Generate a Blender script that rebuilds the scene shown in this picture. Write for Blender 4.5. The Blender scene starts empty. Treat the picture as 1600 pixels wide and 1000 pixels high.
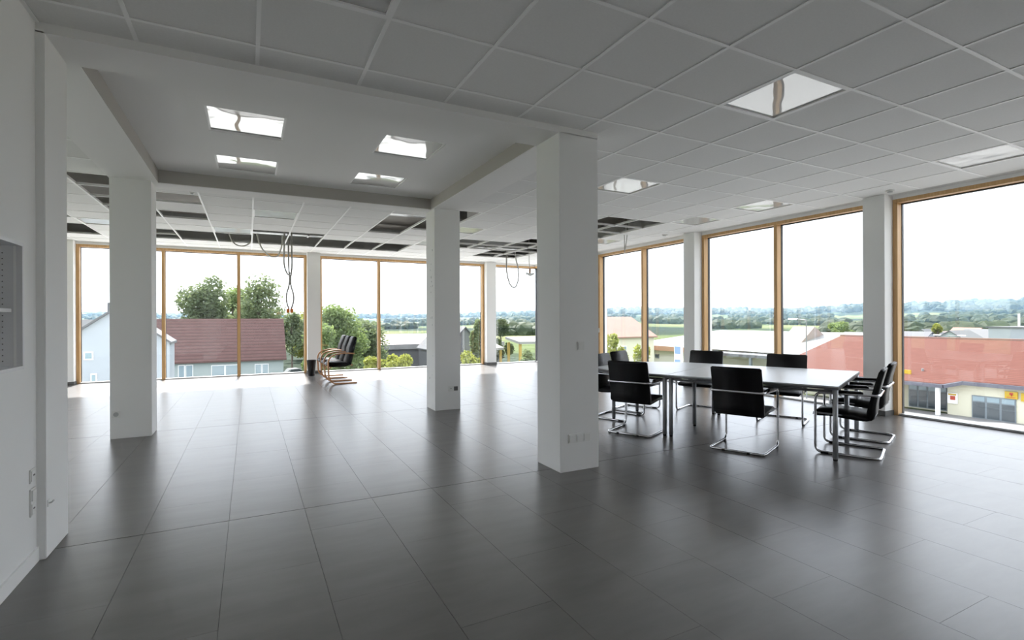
import bpy, bmesh, math, random
from mathutils import Vector, Matrix
random.seed(7)
R = math.radians
scene = bpy.context.scene
COL = scene.collection

# ------------------------------------------------------------------ camera
cam_d = bpy.data.cameras.new('camera')
cam = bpy.data.objects.new('camera', cam_d)
COL.objects.link(cam)
cam_d.sensor_width = 36.0
cam_d.lens = 798.8 * 36.0 / 1600.0
cam_d.shift_y = -1.73 / 1600.0
cam_d.clip_end = 6000
cam_d.clip_start = 0.05
YAW, ROLL = R(27.18), R(-0.2135)
cam.matrix_world = (Matrix.Translation((0, 0, 1.45)) @ Matrix.Rotation(-YAW, 4, 'Z')
                    @ Matrix.Rotation(R(90), 4, 'X') @ Matrix.Rotation(ROLL, 4, 'Z'))
scene.camera = cam

# ------------------------------------------------------------------ sky, sun, exposure
world = bpy.data.worlds.new('world')
scene.world = world
world.use_nodes = True
wn, wl = world.node_tree.nodes, world.node_tree.links
bg = wn['Background']
bg.inputs['Strength'].default_value = 1.0
tc = wn.new('ShaderNodeTexCoord')
mp = wn.new('ShaderNodeMapping'); mp.inputs['Scale'].default_value = (1.2, 1.2, 5.0)
nz = wn.new('ShaderNodeTexNoise'); nz.inputs['Scale'].default_value = 1.6; nz.inputs['Detail'].default_value = 5
cr = wn.new('ShaderNodeValToRGB')
cr.color_ramp.elements[0].position = 0.35; cr.color_ramp.elements[0].color = (0.80, 0.87, 0.98, 1)
cr.color_ramp.elements[1].position = 0.65; cr.color_ramp.elements[1].color = (0.90, 0.95, 1.0, 1)
wl.new(tc.outputs['Generated'], mp.inputs['Vector']); wl.new(mp.outputs[0], nz.inputs['Vector'])
wl.new(nz.outputs['Fac'], cr.inputs['Fac']); wl.new(cr.outputs['Color'], bg.inputs['Color'])

sun_d = bpy.data.lights.new('sun', 'SUN'); sun_d.energy = 4.0; sun_d.angle = R(2.5); sun_d.color = (1, 0.98, 0.95)
sun = bpy.data.objects.new('sun', sun_d); COL.objects.link(sun)
sun.rotation_euler = Vector((-0.03, -0.67, -0.745)).to_track_quat('-Z', 'Y').to_euler()

vs = scene.view_settings
vs.view_transform = 'Standard'; vs.look = 'None'; vs.gamma = 1.0; vs.exposure = 1.88; vs.use_curve_mapping = False
cy = scene.cycles
cy.use_denoising = True
cy.max_bounces = 12; cy.diffuse_bounces = 7; cy.glossy_bounces = 5; cy.transparent_max_bounces = 24; cy.transmission_bounces = 6
cy.volume_bounces = 0
cy.sample_clamp_indirect = 6.0
cy.caustics_reflective = True; cy.caustics_refractive = False; cy.blur_glossy = 1.0

# ------------------------------------------------------------------ materials
MATS = {}
def pmat(name, color, rough=0.5, metal=0.0, spec=0.5, noise=None, bump=None, coat=0.0):
    """principled material; noise=(scale, second colour, contrast), bump=(scale, strength)"""
    m = bpy.data.materials.new(name); m.use_nodes = True
    nt = m.node_tree; b = nt.nodes['Principled BSDF']
    b.inputs['Base Color'].default_value = (*color, 1)
    b.inputs['Roughness'].default_value = rough
    b.inputs['Metallic'].default_value = metal
    b.inputs['Specular IOR Level'].default_value = spec
    b.inputs['Coat Weight'].default_value = coat
    if noise or bump:
        t = nt.nodes.new('ShaderNodeTexCoord')
    if noise:
        sc, c2, con = noise
        n = nt.nodes.new('ShaderNodeTexNoise'); n.inputs['Scale'].default_value = sc; n.inputs['Detail'].default_value = 6
        r = nt.nodes.new('ShaderNodeValToRGB')
        r.color_ramp.elements[0].position = 0.5 - con; r.color_ramp.elements[0].color = (*color, 1)
        r.color_ramp.elements[1].position = 0.5 + con; r.color_ramp.elements[1].color = (*c2, 1)
        nt.links.new(t.outputs['Object'], n.inputs['Vector']); nt.links.new(n.outputs['Fac'], r.inputs['Fac'])
        nt.links.new(r.outputs['Color'], b.inputs['Base Color'])
    if bump:
        n2 = nt.nodes.new('ShaderNodeTexNoise'); n2.inputs['Scale'].default_value = bump[0]; n2.inputs['Detail'].default_value = 4
        bp = nt.nodes.new('ShaderNodeBump'); bp.inputs['Strength'].default_value = bump[1]; bp.inputs['Distance'].default_value = 0.01
        nt.links.new(t.outputs['Object'], n2.inputs['Vector']); nt.links.new(n2.outputs['Fac'], bp.inputs['Height'])
        nt.links.new(bp.outputs['Normal'], b.inputs['Normal'])
    MATS[name] = m
    return m

pmat('wall_paint', (0.88, 0.88, 0.87), 0.75, spec=0.3, bump=(220, 0.05))
pmat('soffit_paint', (0.87, 0.865, 0.85), 0.8, spec=0.25, bump=(180, 0.05))
pmat('ceiling_tile', (0.80, 0.80, 0.785), 0.9, spec=0.1, noise=(60, (0.83, 0.83, 0.815), 0.2))
pmat('grid_bar', (0.93, 0.93, 0.92), 0.45, spec=0.4)
pmat('concrete_dark', (0.30, 0.29, 0.27), 0.9, noise=(1.5, (0.40, 0.38, 0.35), 0.25))
pmat('galvanised', (0.42, 0.43, 0.43), 0.45, metal=0.7, noise=(6, (0.5, 0.51, 0.51), 0.2))
pmat('plinth', (0.10, 0.10, 0.095), 0.6)
pmat('grout', (0.05, 0.048, 0.047), 0.7)
pmat('alu_sill', (0.55, 0.55, 0.54), 0.35, metal=0.4)
pmat('gasket', (0.03, 0.03, 0.035), 0.5)
pmat('chrome', (0.72, 0.73, 0.75), 0.12, metal=1.0)
pmat('steel_leg', (0.46, 0.47, 0.49), 0.35, metal=0.55)
pmat('leather', (0.0045, 0.0045, 0.006), 0.40, spec=0.28, bump=(320, 0.15))
pmat('black_plastic', (0.006, 0.006, 0.007), 0.4, spec=0.3)
pmat('table_top', (0.60, 0.625, 0.64), 0.32, spec=0.5, bump=(300, 0.02))
pmat('table_edge', (0.13, 0.13, 0.14), 0.4)
pmat('socket_white', (0.82, 0.82, 0.80), 0.35)
pmat('socket_dark', (0.12, 0.12, 0.12), 0.6)
pmat('shelf_grey', (0.50, 0.51, 0.51), 0.5)
pmat('shelf_light', (0.80, 0.80, 0.81), 0.5)
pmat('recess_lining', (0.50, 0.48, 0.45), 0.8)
pmat('paper', (0.75, 0.75, 0.74), 0.8)
pmat('cable_white', (0.72, 0.71, 0.66), 0.5)
pmat('cable_grey', (0.48, 0.47, 0.45), 0.5)
pmat('orange', (0.85, 0.26, 0.06), 0.4)
pmat('brass_brown', (0.33, 0.20, 0.13), 0.5)
# exterior
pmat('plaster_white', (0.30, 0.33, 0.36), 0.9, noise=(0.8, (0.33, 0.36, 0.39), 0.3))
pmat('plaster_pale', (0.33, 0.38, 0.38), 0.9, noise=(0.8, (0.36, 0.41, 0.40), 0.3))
pmat('plaster_cream', (0.58, 0.56, 0.43), 0.9, noise=(0.7, (0.62, 0.60, 0.47), 0.3))
pmat('plaster_beige', (0.32, 0.28, 0.22), 0.9)
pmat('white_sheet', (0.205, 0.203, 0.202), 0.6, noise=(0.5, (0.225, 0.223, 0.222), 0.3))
pmat('roof_grey', (0.08, 0.085, 0.09), 0.8, noise=(1.2, (0.11, 0.11, 0.115), 0.3))
pmat('roof_slate', (0.11, 0.112, 0.12), 0.8)
pmat('roof_tan', (0.24, 0.19, 0.165), 0.8, noise=(0.7, (0.26, 0.21, 0.19), 0.3))
pmat('roof_pink', (0.22, 0.125, 0.10), 0.8, noise=(1.0, (0.25, 0.15, 0.12), 0.3))
pmat('fascia', (0.10, 0.10, 0.125), 0.6)
pmat('fascia_brown', (0.45, 0.24, 0.15), 0.7)
pmat('glass_dark', (0.05, 0.065, 0.075), 0.08, spec=0.8)
pmat('glass_blue', (0.22, 0.30, 0.34), 0.1, spec=0.8)
pmat('frame_grey', (0.16, 0.19, 0.21), 0.5)
pmat('white_paint', (0.82, 0.82, 0.82), 0.5)
pmat('yellow_sign', (0.50, 0.33, 0.01), 0.4)
pmat('red_sign', (0.42, 0.045, 0.017), 0.4)
pmat('blue_sign', (0.18, 0.28, 0.62), 0.4)
pmat('yellow_post', (0.35, 0.24, 0.05), 0.6)
pmat('metal_pole', (0.13, 0.14, 0.145), 0.5)
pmat('bark', (0.12, 0.09, 0.07), 0.9)
pmat('car_white', (0.4, 0.41, 0.42), 0.25, coat=0.5)
pmat('car_red', (0.55, 0.05, 0.04), 0.25, coat=0.5)
pmat('car_silver', (0.48, 0.50, 0.52), 0.25, metal=0.4, coat=0.5)
pmat('rubber', (0.02, 0.02, 0.02), 0.8)
pmat('bounce_paving', (0.55, 0.55, 0.53), 0.9, noise=(0.6, (0.62, 0.62, 0.60), 0.3))  # pale surface of the added slab that bounces daylight indoors
pmat('asphalt', (0.22, 0.22, 0.22), 0.9, noise=(2.0, (0.27, 0.27, 0.265), 0.3))

def leafmat(name, c1, c2):
    m = pmat(name, c1, 0.65, spec=0.25, noise=(0.9, c2, 0.25))
    nt = m.node_tree; b = nt.nodes['Principled BSDF']; out = nt.nodes['Material Output']
    tr = nt.nodes.new('ShaderNodeBsdfTranslucent'); mx = nt.nodes.new('ShaderNodeMixShader'); mx.inputs[0].default_value = 0.35
    tr.inputs['Color'].default_value = (c2[0] * 1.3, c2[1] * 1.3, c2[2], 1)
    nt.links.new(b.outputs[0], mx.inputs[1]); nt.links.new(tr.outputs[0], mx.inputs[2]); nt.links.new(mx.outputs[0], out.inputs['Surface'])
    return m
leafmat('leaf_dark', (0.10, 0.135, 0.075), (0.17, 0.21, 0.115))
leafmat('leaf_mid', (0.125, 0.18, 0.075), (0.20, 0.26, 0.11))
leafmat('leaf_lime', (0.19, 0.22, 0.04), (0.26, 0.275, 0.07))
leafmat('leaf_far', (0.03, 0.045, 0.022), (0.05, 0.07, 0.032))

def wood(name, c1, c2, axis_scale):
    m = pmat(name, c1, 0.42, spec=0.4)
    nt = m.node_tree; b = nt.nodes['Principled BSDF']
    t = nt.nodes.new('ShaderNodeTexCoord'); mp_ = nt.nodes.new('ShaderNodeMapping'); mp_.inputs['Scale'].default_value = axis_scale
    n = nt.nodes.new('ShaderNodeTexNoise'); n.inputs['Scale'].default_value = 14; n.inputs['Detail'].default_value = 5
    r = nt.nodes.new('ShaderNodeValToRGB'); r.color_ramp.elements[0].position = 0.35; r.color_ramp.elements[1].position = 0.65
    r.color_ramp.elements[0].color = (*c1, 1); r.color_ramp.elements[1].color = (*c2, 1)
    nt.links.new(t.outputs['Object'], mp_.inputs['Vector']); nt.links.new(mp_.outputs[0], n.inputs['Vector'])
    nt.links.new(n.outputs['Fac'], r.inputs['Fac']); nt.links.new(r.outputs['Color'], b.inputs['Base Color'])
    return m
wood('timber', (0.56, 0.33, 0.14), (0.66, 0.42, 0.20), (3, 3, 0.15))
wood('timber_chair', (0.50, 0.24, 0.11), (0.60, 0.32, 0.16), (2, 2, 2))

def floor_mat():
    m = pmat('floor_tile', (0.075, 0.070, 0.066), 0.33, spec=1.0)
    nt = m.node_tree; b = nt.nodes['Principled BSDF']
    g = nt.nodes.new('ShaderNodeNewGeometry')
    mpp = nt.nodes.new('ShaderNodeMapping'); mpp.inputs['Scale'].default_value = (0.9, 3.2, 1)
    n = nt.nodes.new('ShaderNodeTexNoise'); n.inputs['Scale'].default_value = 1.8; n.inputs['Detail'].default_value = 8; n.inputs['Roughness'].default_value = 0.62
    r = nt.nodes.new('ShaderNodeValToRGB'); r.color_ramp.elements[0].position = 0.3; r.color_ramp.elements[1].position = 0.75
    r.color_ramp.elements[0].color = (0.104, 0.098, 0.094, 1); r.color_ramp.elements[1].color = (0.155, 0.146, 0.140, 1)
    nt.links.new(g.outputs['Position'], mpp.inputs['Vector']); nt.links.new(mpp.outputs[0], n.inputs['Vector'])
    nt.links.new(n.outputs['Fac'], r.inputs['Fac']); nt.links.new(r.outputs['Color'], b.inputs['Base Color'])
    mr = nt.nodes.new('ShaderNodeMapRange'); mr.inputs['To Min'].default_value = 0.284; mr.inputs['To Max'].default_value = 0.312
    nt.links.new(n.outputs['Fac'], mr.inputs['Value']); nt.links.new(mr.outputs[0], b.inputs['Roughness'])
    bp = nt.nodes.new('ShaderNodeBump'); bp.inputs['Strength'].default_value = 0.16; bp.inputs['Distance'].default_value = 0.006
    nb = nt.nodes.new('ShaderNodeTexNoise'); nb.inputs['Scale'].default_value = 2.2; nb.inputs['Detail'].default_value = 1.5
    nt.links.new(mpp.outputs[0], nb.inputs['Vector'])
    nt.links.new(nb.outputs['Fac'], bp.inputs['Height']); nt.links.new(bp.outputs['Normal'], b.inputs['Normal'])
floor_mat()

def glass_mat():
    m = bpy.data.materials.new('window_glass'); m.use_nodes = True; MATS['window_glass'] = m
    nt = m.node_tree; nt.nodes.remove(nt.nodes['Principled BSDF'])
    out = nt.nodes['Material Output']
    lw = nt.nodes.new('ShaderNodeLayerWeight'); lw.inputs['Blend'].default_value = 0.5
    pw = nt.nodes.new('ShaderNodeMath'); pw.operation = 'POWER'; pw.inputs[1].default_value = 5
    ma = nt.nodes.new('ShaderNodeMath'); ma.operation = 'MULTIPLY_ADD'; ma.inputs[1].default_value = 0.9; ma.inputs[2].default_value = 0.045
    tr = nt.nodes.new('ShaderNodeBsdfTransparent'); tr.inputs['Color'].default_value = (0.99, 0.99, 0.99, 1)
    gl = nt.nodes.new('ShaderNodeBsdfGlossy'); gl.inputs['Roughness'].default_value = 0.0; gl.inputs['Color'].default_value = (0.92, 1.0, 0.97, 1)
    mx = nt.nodes.new('ShaderNodeMixShader')
    nt.links.new(lw.outputs['Facing'], pw.inputs[0]); nt.links.new(pw.outputs[0], ma.inputs[0]); nt.links.new(ma.outputs[0], mx.inputs[0])
    nt.links.new(tr.outputs[0], mx.inputs[1]); nt.links.new(gl.outputs[0], mx.inputs[2]); nt.links.new(mx.outputs[0], out.inputs['Surface'])
glass_mat()

def panel_mat():
    m = pmat('light_panel', (0.62, 0.62, 0.60), 0.35)
    nt = m.node_tree; b = nt.nodes['Principled BSDF']; out = nt.nodes['Material Output']
    t = nt.nodes.new('ShaderNodeTexCoord')
    n = nt.nodes.new('ShaderNodeTexNoise'); n.inputs['Scale'].default_value = 2.6; n.inputs['Detail'].default_value = 1
    bp = nt.nodes.new('ShaderNodeBump'); bp.inputs['Strength'].default_value = 0.12; bp.inputs['Distance'].default_value = 0.03
    nt.links.new(t.outputs['Object'], n.inputs['Vector']); nt.links.new(n.outputs['Fac'], bp.inputs['Height'])
    gl = nt.nodes.new('ShaderNodeBsdfGlossy'); gl.inputs['Roughness'].default_value = 0.02; gl.inputs['Color'].default_value = (0.66, 0.66, 0.65, 1)
    nt.links.new(bp.outputs['Normal'], gl.inputs['Normal'])
    mx = nt.nodes.new('ShaderNodeMixShader'); mx.inputs[0].default_value = 0.42
    nt.links.new(b.outputs[0], mx.inputs[1]); nt.links.new(gl.outputs[0], mx.inputs[2]); nt.links.new(mx.outputs[0], out.inputs['Surface'])
panel_mat()

def roof_mat(name, c1, c2, course, axis):
    """tiled roof: courses as bump and slight colour bands along the world axis across the slope"""
    m = pmat(name, c1, 0.8, spec=0.25, noise=(1.4, c2, 0.3))
    nt = m.node_tree; b = nt.nodes['Principled BSDF']
    g = nt.nodes.new('ShaderNodeNewGeometry')
    w = nt.nodes.new('ShaderNodeTexWave'); w.wave_type = 'BANDS'; w.bands_direction = axis; w.wave_profile = 'SAW'
    w.inputs['Scale'].default_value = 0.314 / course; w.inputs['Distortion'].default_value = 0.3
    bp = nt.nodes.new('ShaderNodeBump'); bp.inputs['Strength'].default_value = 1.0; bp.inputs['Distance'].default_value = 0.12
    nt.links.new(g.outputs['Position'], w.inputs['Vector']); nt.links.new(w.outputs['Fac'], bp.inputs['Height'])
    nt.links.new(bp.outputs['Normal'], b.inputs['Normal'])
    src = b.inputs['Base Color'].links[0].from_socket
    mxc = nt.nodes.new('ShaderNodeMix'); mxc.data_type = 'RGBA'; mxc.blend_type = 'MULTIPLY'; mxc.inputs['Factor'].default_value = 0.75
    rr = nt.nodes.new('ShaderNodeValToRGB'); rr.color_ramp.elements[0].position = 0.0; rr.color_ramp.elements[0].color = (0.35, 0.35, 0.35, 1); rr.color_ramp.elements[1].position = 0.45; rr.color_ramp.elements[1].color = (1, 1, 1, 1)
    nt.links.new(w.outputs['Fac'], rr.inputs['Fac']); nt.links.new(src, mxc.inputs['A']); nt.links.new(rr.outputs['Color'], mxc.inputs['B']); nt.links.new(mxc.outputs['Result'], b.inputs['Base Color'])
roof_mat('roof_brown', (0.10, 0.055, 0.05), (0.135, 0.075, 0.07), 0.42, 'Y')
roof_mat('roof_red', (0.105, 0.034, 0.023), (0.125, 0.043, 0.030), 0.40, 'X')

# ------------------------------------------------------------------ mesh helpers
def box(bm, x0, x1, y0, y1, z0, z1):
    v = [bm.verts.new(p) for p in ((x0, y0, z0), (x1, y0, z0), (x1, y1, z0), (x0, y1, z0), (x0, y0, z1), (x1, y0, z1), (x1, y1, z1), (x0, y1, z1))]
    for f in ((3, 2, 1, 0), (4, 5, 6, 7), (0, 1, 5, 4), (1, 2, 6, 5), (2, 3, 7, 6), (3, 0, 4, 7)):
        bm.faces.new([v[i] for i in f])
    return v
def B(*boxes):
    bm = bmesh.new()
    for b in boxes: box(bm, *b)
    return bm
def prism(bm, poly, axis, a0, a1):
    """extrude a 2D polygon along axis 'x','y' or 'z' (poly in the two other axes, in order)"""
    def P(p, a):
        return {'x': (a, p[0], p[1]), 'y': (p[0], a, p[1]), 'z': (p[0], p[1], a)}[axis]
    lo = [bm.verts.new(P(p, a0)) for p in poly]; hi = [bm.verts.new(P(p, a1)) for p in poly]
    n = len(poly)
    bm.faces.new(lo); bm.faces.new(hi)
    for i in range(n): bm.faces.new((lo[i], lo[(i + 1) % n], hi[(i + 1) % n], hi[i]))
    return bm
def cyl(bm, c, r, z0, z1, seg=12, r2=None):
    r2 = r if r2 is None else r2
    lo = [bm.verts.new((c[0] + r * math.cos(2 * math.pi * i / seg), c[1] + r * math.sin(2 * math.pi * i / seg), z0)) for i in range(seg)]
    hi = [bm.verts.new((c[0] + r2 * math.cos(2 * math.pi * i / seg), c[1] + r2 * math.sin(2 * math.pi * i / seg), z1)) for i in range(seg)]
    bm.faces.new(lo[::-1]); bm.faces.new(hi)
    for i in range(seg): bm.faces.new((lo[i], lo[(i + 1) % seg], hi[(i + 1) % seg], hi[i]))
    return bm
def fillet(pts, rad, closed=False, n=5):
    pts = [Vector(p) for p in pts]; out = []; N = len(pts)
    for i, p in enumerate(pts):
        if not closed and i in (0, N - 1): out.append(p); continue
        a, b = pts[i - 1], pts[(i + 1) % N]
        r = min(rad, (a - p).length * 0.48, (b - p).length * 0.48)
        s, e = p + (a - p).normalized() * r, p + (b - p).normalized() * r
        for k in range(n + 1):
            t = k / n
            out.append(s * (1 - t) ** 2 + p * (2 * t * (1 - t) * 0.85 + 0) + e * t ** 2 + (s + e) * 0.5 * (2 * t * (1 - t) * 0.15))
    return out
def tube(bm, pts, r, seg=8, closed=False, flat=None):
    pts = [Vector(p) for p in pts]; N = len(pts); rings = []
    prev = None
    for i, p in enumerate(pts):
        if closed: d = (pts[(i + 1) % N] - pts[i - 1])
        else: d = pts[min(i + 1, N - 1)] - pts[max(i - 1, 0)]
        if d.length < 1e-9: d = Vector((0, 0, 1))
        d.normalize()
        if prev is None:
            u = d.orthogonal().normalized()
            if flat: u = Vector(flat) - d * d.dot(Vector(flat)); u.normalize()
        else:
            u = prev - d * d.dot(prev)
            if flat: u = Vector(flat) - d * d.dot(Vector(flat))
            u.normalize()
        prev = u; w = d.cross(u)
        if isinstance(r, tuple):
            ring = [bm.verts.new(p + u * a * r[0] + w * b * r[1]) for a, b in ((-1, -1), (1, -1), (1, 1), (-1, 1))]
        else:
            ring = [bm.verts.new(p + (u * math.cos(2 * math.pi * k / seg) + w * math.sin(2 * math.pi * k / seg)) * r) for k in range(seg)]
        rings.append(ring)
    S = len(rings[0])
    for i in range(N if closed else N - 1):
        a, b = rings[i], rings[(i + 1) % N]
        off = 0
        if closed and i == N - 1 and S > 4:
            off = min(range(S), key=lambda o: (a[0].co - b[o].co).length)
        for k in range(S):
            bm.faces.new((a[k], a[(k + 1) % S], b[(k + 1 + off) % S], b[(k + off) % S]))
    if not closed:
        bm.faces.new(rings[0][::-1]); bm.faces.new(rings[-1])
    return bm

def obj(name, bm, mat, parent=None, smooth=False, bevel=None, world=False):
    if isinstance(bm, bpy.types.Mesh): me = bm
    else:
        bmesh.ops.recalc_face_normals(bm, faces=bm.faces)
        if bevel:
            bmesh.ops.bevel(bm, geom=bm.edges[:], offset=bevel, segments=2, affect='EDGES', clamp_overlap=True)
        me = bpy.data.meshes.new(name); bm.to_mesh(me); bm.free()
        if mat: me.materials.append(MATS[mat])
        if smooth:
            for p in me.polygons: p.use_smooth = True
            if bevel is None and smooth == 'auto': pass
    o = bpy.data.objects.new(name, me); COL.objects.link(o)
    if parent:
        o.parent = parent
        if world: o.matrix_parent_inverse = Matrix.Translation(parent.location).inverted()
    return o
def tag(o, label=None, cat=None, group=None, kind=None):
    if label: o['label'] = label
    if cat: o['category'] = cat
    if group: o['group'] = group
    if kind: o['kind'] = kind
    return o
def thing(name, label, cat, loc=(0, 0, 0), rz=0, group=None, kind=None):
    o = bpy.data.objects.new(name, None); COL.objects.link(o); o.empty_display_size = 0.1
    o.location = loc; o.rotation_euler = (0, 0, rz)
    return tag(o, label, cat, group, kind)
def copy_tree(o, parent=None):
    c = o.copy(); COL.objects.link(c); c.parent = parent
    for ch in o.children: copy_tree(ch, c)
    return c

def project(X, Y, Z):
    """pixel of a point in the 1600x1000 frame (used only to rank pieces by their size in view)"""
    r = X * math.cos(YAW) - Y * math.sin(YAW); d = X * math.sin(YAW) + Y * math.cos(YAW)
    if d < 0.3: return None
    return 800 + 798.8 * r / d, 498.3 - 798.8 * (Z - 1.45) / d
def view_area(x0, x1, y0, y1, z):
    ps = [project(x, y, z) for x, y in ((x0, y0), (x1, y0), (x1, y1), (x0, y1))]
    if None in ps: return 0
    cx_, cy_ = sum(p[0] for p in ps) / 4, sum(p[1] for p in ps) / 4
    if not (-80 < cx_ < 1680 and -80 < cy_ < 1080): return 0
    return abs(sum(ps[i][0] * ps[(i + 1) % 4][1] - ps[(i + 1) % 4][0] * ps[i][1] for i in range(4))) / 2

# ------------------------------------------------------------------ room dimensions
XW, XR, YB, YF = -1.148, 8.52, 14.90, -3.0      # left wall, right window wall, back window wall, wall behind the camera
XL = -7.00                                      # far left end of the open room
H, ZB, ZR, ZW = 3.255, 3.20, 3.366, 3.20        # tile ceiling, beam underside, recess panel, window head
SLAB = 3.85
RX0, RX1, RY0, RY1 = -1.53, 3.034, 4.061, 8.20  # outside of the beam ring
IX0, IX1, IY0, IY1 = -1.03, 2.585, 4.495, 7.85  # inside of the beam ring

# ------------------------------------------------------------------ floor of single tiles
fl = obj('floor', B((XL, XR + 0.3, YF, YB + 0.3, -0.35, -0.006)), 'grout')
tag(fl, 'dark grey stone tile floor of the whole room', 'floor', kind='structure')
TW, TL, GAP, GAPE = 0.507, 1.014, 0.0010, 0.0005
fields = [(YF, 4.221), (4.221, 8.05), (8.05, YB)]
cells = []
for fi, (fa, fb) in enumerate(fields):
    k0 = math.floor((XL + 0.136) / TW) - 1
    for k in range(k0, k0 + 38):
        x0, x1 = -0.136 + k * TW, -0.136 + (k + 1) * TW
        off = (k % 2) * TL / 2
        j0 = -8
        for j in range(j0, 22):
            if fi == 0: y1 = 4.221 - 0.96 - off + TL - j * TL; y0 = y1 - TL
            else: y0 = fa + off - TL + j * TL; y1 = y0 + TL
            a, b, c, d = max(x0, XL), min(x1, XR), max(y0, fa + (0.003 if fi else 0)), min(y1, fb - (0.003 if fi < 2 else 0))   # open movement joint between fields
            if b - a > 0.03 and d - c > 0.03:
                if b < XW - 0.3 and d < 4.0: continue
                cells.append((view_area(a, b, c, d, 0), a, b, c, d, fi))
cells.sort(key=lambda t: -t[0])
shared = {}
rest = bmesh.new()
for n, (ar, a, b, c, d, fi) in enumerate(cells):
    if n < 295 and ar > 0:
        w, l = round(b - a, 3), round(d - c, 3)
        if (w, l) not in shared:
            me = bpy.data.meshes.new('floor_tile'); bmx = B((-w / 2 + GAP, w / 2 - GAP, -l / 2 + GAPE, l / 2 - GAPE, -0.006, 0.0))
            bmx.to_mesh(me); bmx.free(); me.materials.append(MATS['floor_tile']); shared[(w, l)] = me
        t = obj('floor_tile', shared[(w, l)], None, fl)
        t.location = ((a + b) / 2, (c + d) / 2, random.uniform(-0.0002, 0.0002))
    else:
        box(rest, a + GAP, b - GAP, c + GAP, d - GAP, -0.006, 0.0)
tag(obj('floor_tile_field', rest, 'floor_tile', fl), kind='stuff')

# ------------------------------------------------------------------ ceiling: grid bars, tiles, openings, plenum
P, GX, GY = 0.6995, 1.4543, 1.668
OPEN = set()
def op(i, js):
    for j in js: OPEN.add((i, j))
op(-4, (10, 12)); op(-5, (9, 10, 11, 12)); op(-7, (13, 15, 16)); op(-8, (15, 16))
for i in range(-5, 3): op(i, (15, 16))
op(-2, (14,)); op(-1, (14,)); op(1, (10, 11, 12)); op(2, (9, 10, 11)); op(4, (13, 14)); op(5, (13, 14))
op(6, (8, 9, 10, 12, 13, 14, 15, 16)); op(7, (8, 9, 10, 12, 13, 14, 15, 16))
LAMPS = [(-2, 1), (3, 1), (8, 1), (4, 5), (8, 5), (8, 7), (8, 11), (3, 11), (-2, 11), (-3, 14), (-6, 14), (3, 14)]
REG = [(RX1, XR, YF, YB), (XW, RX1, YF, RY0), (RX0, RX1, RY1, YB), (XL, RX0, 4.3, YB)]
ce = obj('ceiling', B((XL - 0.3, XR + 0.35, YF - 0.3, YB + 0.35, SLAB, SLAB + 0.35)), 'concrete_dark')
tag(ce, 'suspended white tile ceiling with open bays under a concrete slab', 'ceiling', kind='structure')
tiles = []
for i in range(-16, 11):
    for j in range(-7, 20):
        if (i, j) in OPEN or (i, j) in LAMPS: continue
        x0, x1, y0, y1 = GX + i * P, GX + (i + 1) * P, GY + j * P, GY + (j + 1) * P
        pcs = []
        for (a, b, c, d) in REG:
            q = (max(x0, a), min(x1, b), max(y0, c), min(y1, d))
            if q[1] - q[0] > 0.015 and q[3] - q[2] > 0.015: pcs.append(q)
        ar = sum((q[1] - q[0]) * (q[3] - q[2]) for q in pcs)
        if not pcs: continue
        if ar > P * P * 0.995: pcs = [(x0, x1, y0, y1)]
        tiles.append((view_area(x0, x1, y0, y1, H), pcs, ar))
tiles.sort(key=lambda t: -t[0])
me_full = None
rest = bmesh.new()
G2 = 0.004
for n, (va, pcs, ar) in enumerate(tiles):
    if n < 295 and va > 0:
        if ar > P * P * 0.995:
            if me_full is None:
                bmx = B((-P / 2 + G2, P / 2 - G2, -P / 2 + G2, P / 2 - G2, 0, 0.018)); me_full = bpy.data.meshes.new('ceiling_tile')
                bmx.to_mesh(me_full); bmx.free(); me_full.materials.append(MATS['ceiling_tile'])
            q = pcs[0]; o = obj('ceiling_tile', me_full, None, ce); o.location = ((q[0] + q[1]) / 2, (q[2] + q[3]) / 2, H + 0.006)
        else:
            bmx = bmesh.new()
            for q in pcs: box(bmx, q[0] + 0.001, q[1] - 0.001, q[2] + 0.001, q[3] - 0.001, H + 0.006, H + 0.024)
            obj('ceiling_tile', bmx, 'ceiling_tile', ce)
    else:
        for q in pcs: box(rest, q[0] + 0.001, q[1] - 0.001, q[2] + 0.001, q[3] - 0.001, H + 0.006, H + 0.024)
tag(obj('ceiling_tile_field', rest, 'ceiling_tile', ce), kind='stuff')
BW = 0.0125
def inside(x, y): return any(a - 1e-6 <= x <= b + 1e-6 and c - 1e-6 <= y <= d + 1e-6 for a, b, c, d in REG)
def runs(flags):
    out = []; s = None
    for k, f in enumerate(list(flags) + [False]):
        if f and s is None: s = k
        if not f and s is not None: out.append((s, k)); s = None
    return out
STEP = 0.05
for i in range(-15, 11):
    x = GX + i * P
    if not (XL < x < XR - 0.02): continue
    ys = [YF + STEP * (k + 0.5) for k in range(int((YB - YF) / STEP))]
    for s, e in runs([inside(x, y) for y in ys]):
        obj('grid_bar', B((x - BW, x + BW, YF + s * STEP, YF + e * STEP, H, H + 0.005), (x - 0.002, x + 0.002, YF + s * STEP, YF + e * STEP, H + 0.005, H + 0.04)), 'grid_bar', ce)
for j in range(-6, 19):
    y = GY + j * P
    xs = [XL + STEP * (k + 0.5) for k in range(int((XR - XL) / STEP))]
    fl_ = []
    for x in xs:
        i = math.floor((x - GX) / P)
        ok = inside(x, y)
        if ok and (i, j) in OPEN and (i, j - 1) in OPEN and i != -5 and i < 4: ok = False
        fl_.append(ok)
    for s, e in runs(fl_):
        obj('grid_cross_bar', B((XL + s * STEP, XL + e * STEP, y - BW, y + BW, H + 0.0005, H + 0.005), (XL + s * STEP, XL + e * STEP, y - 0.002, y + 0.002, H + 0.005, H + 0.035)), 'grid_bar', ce)
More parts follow.
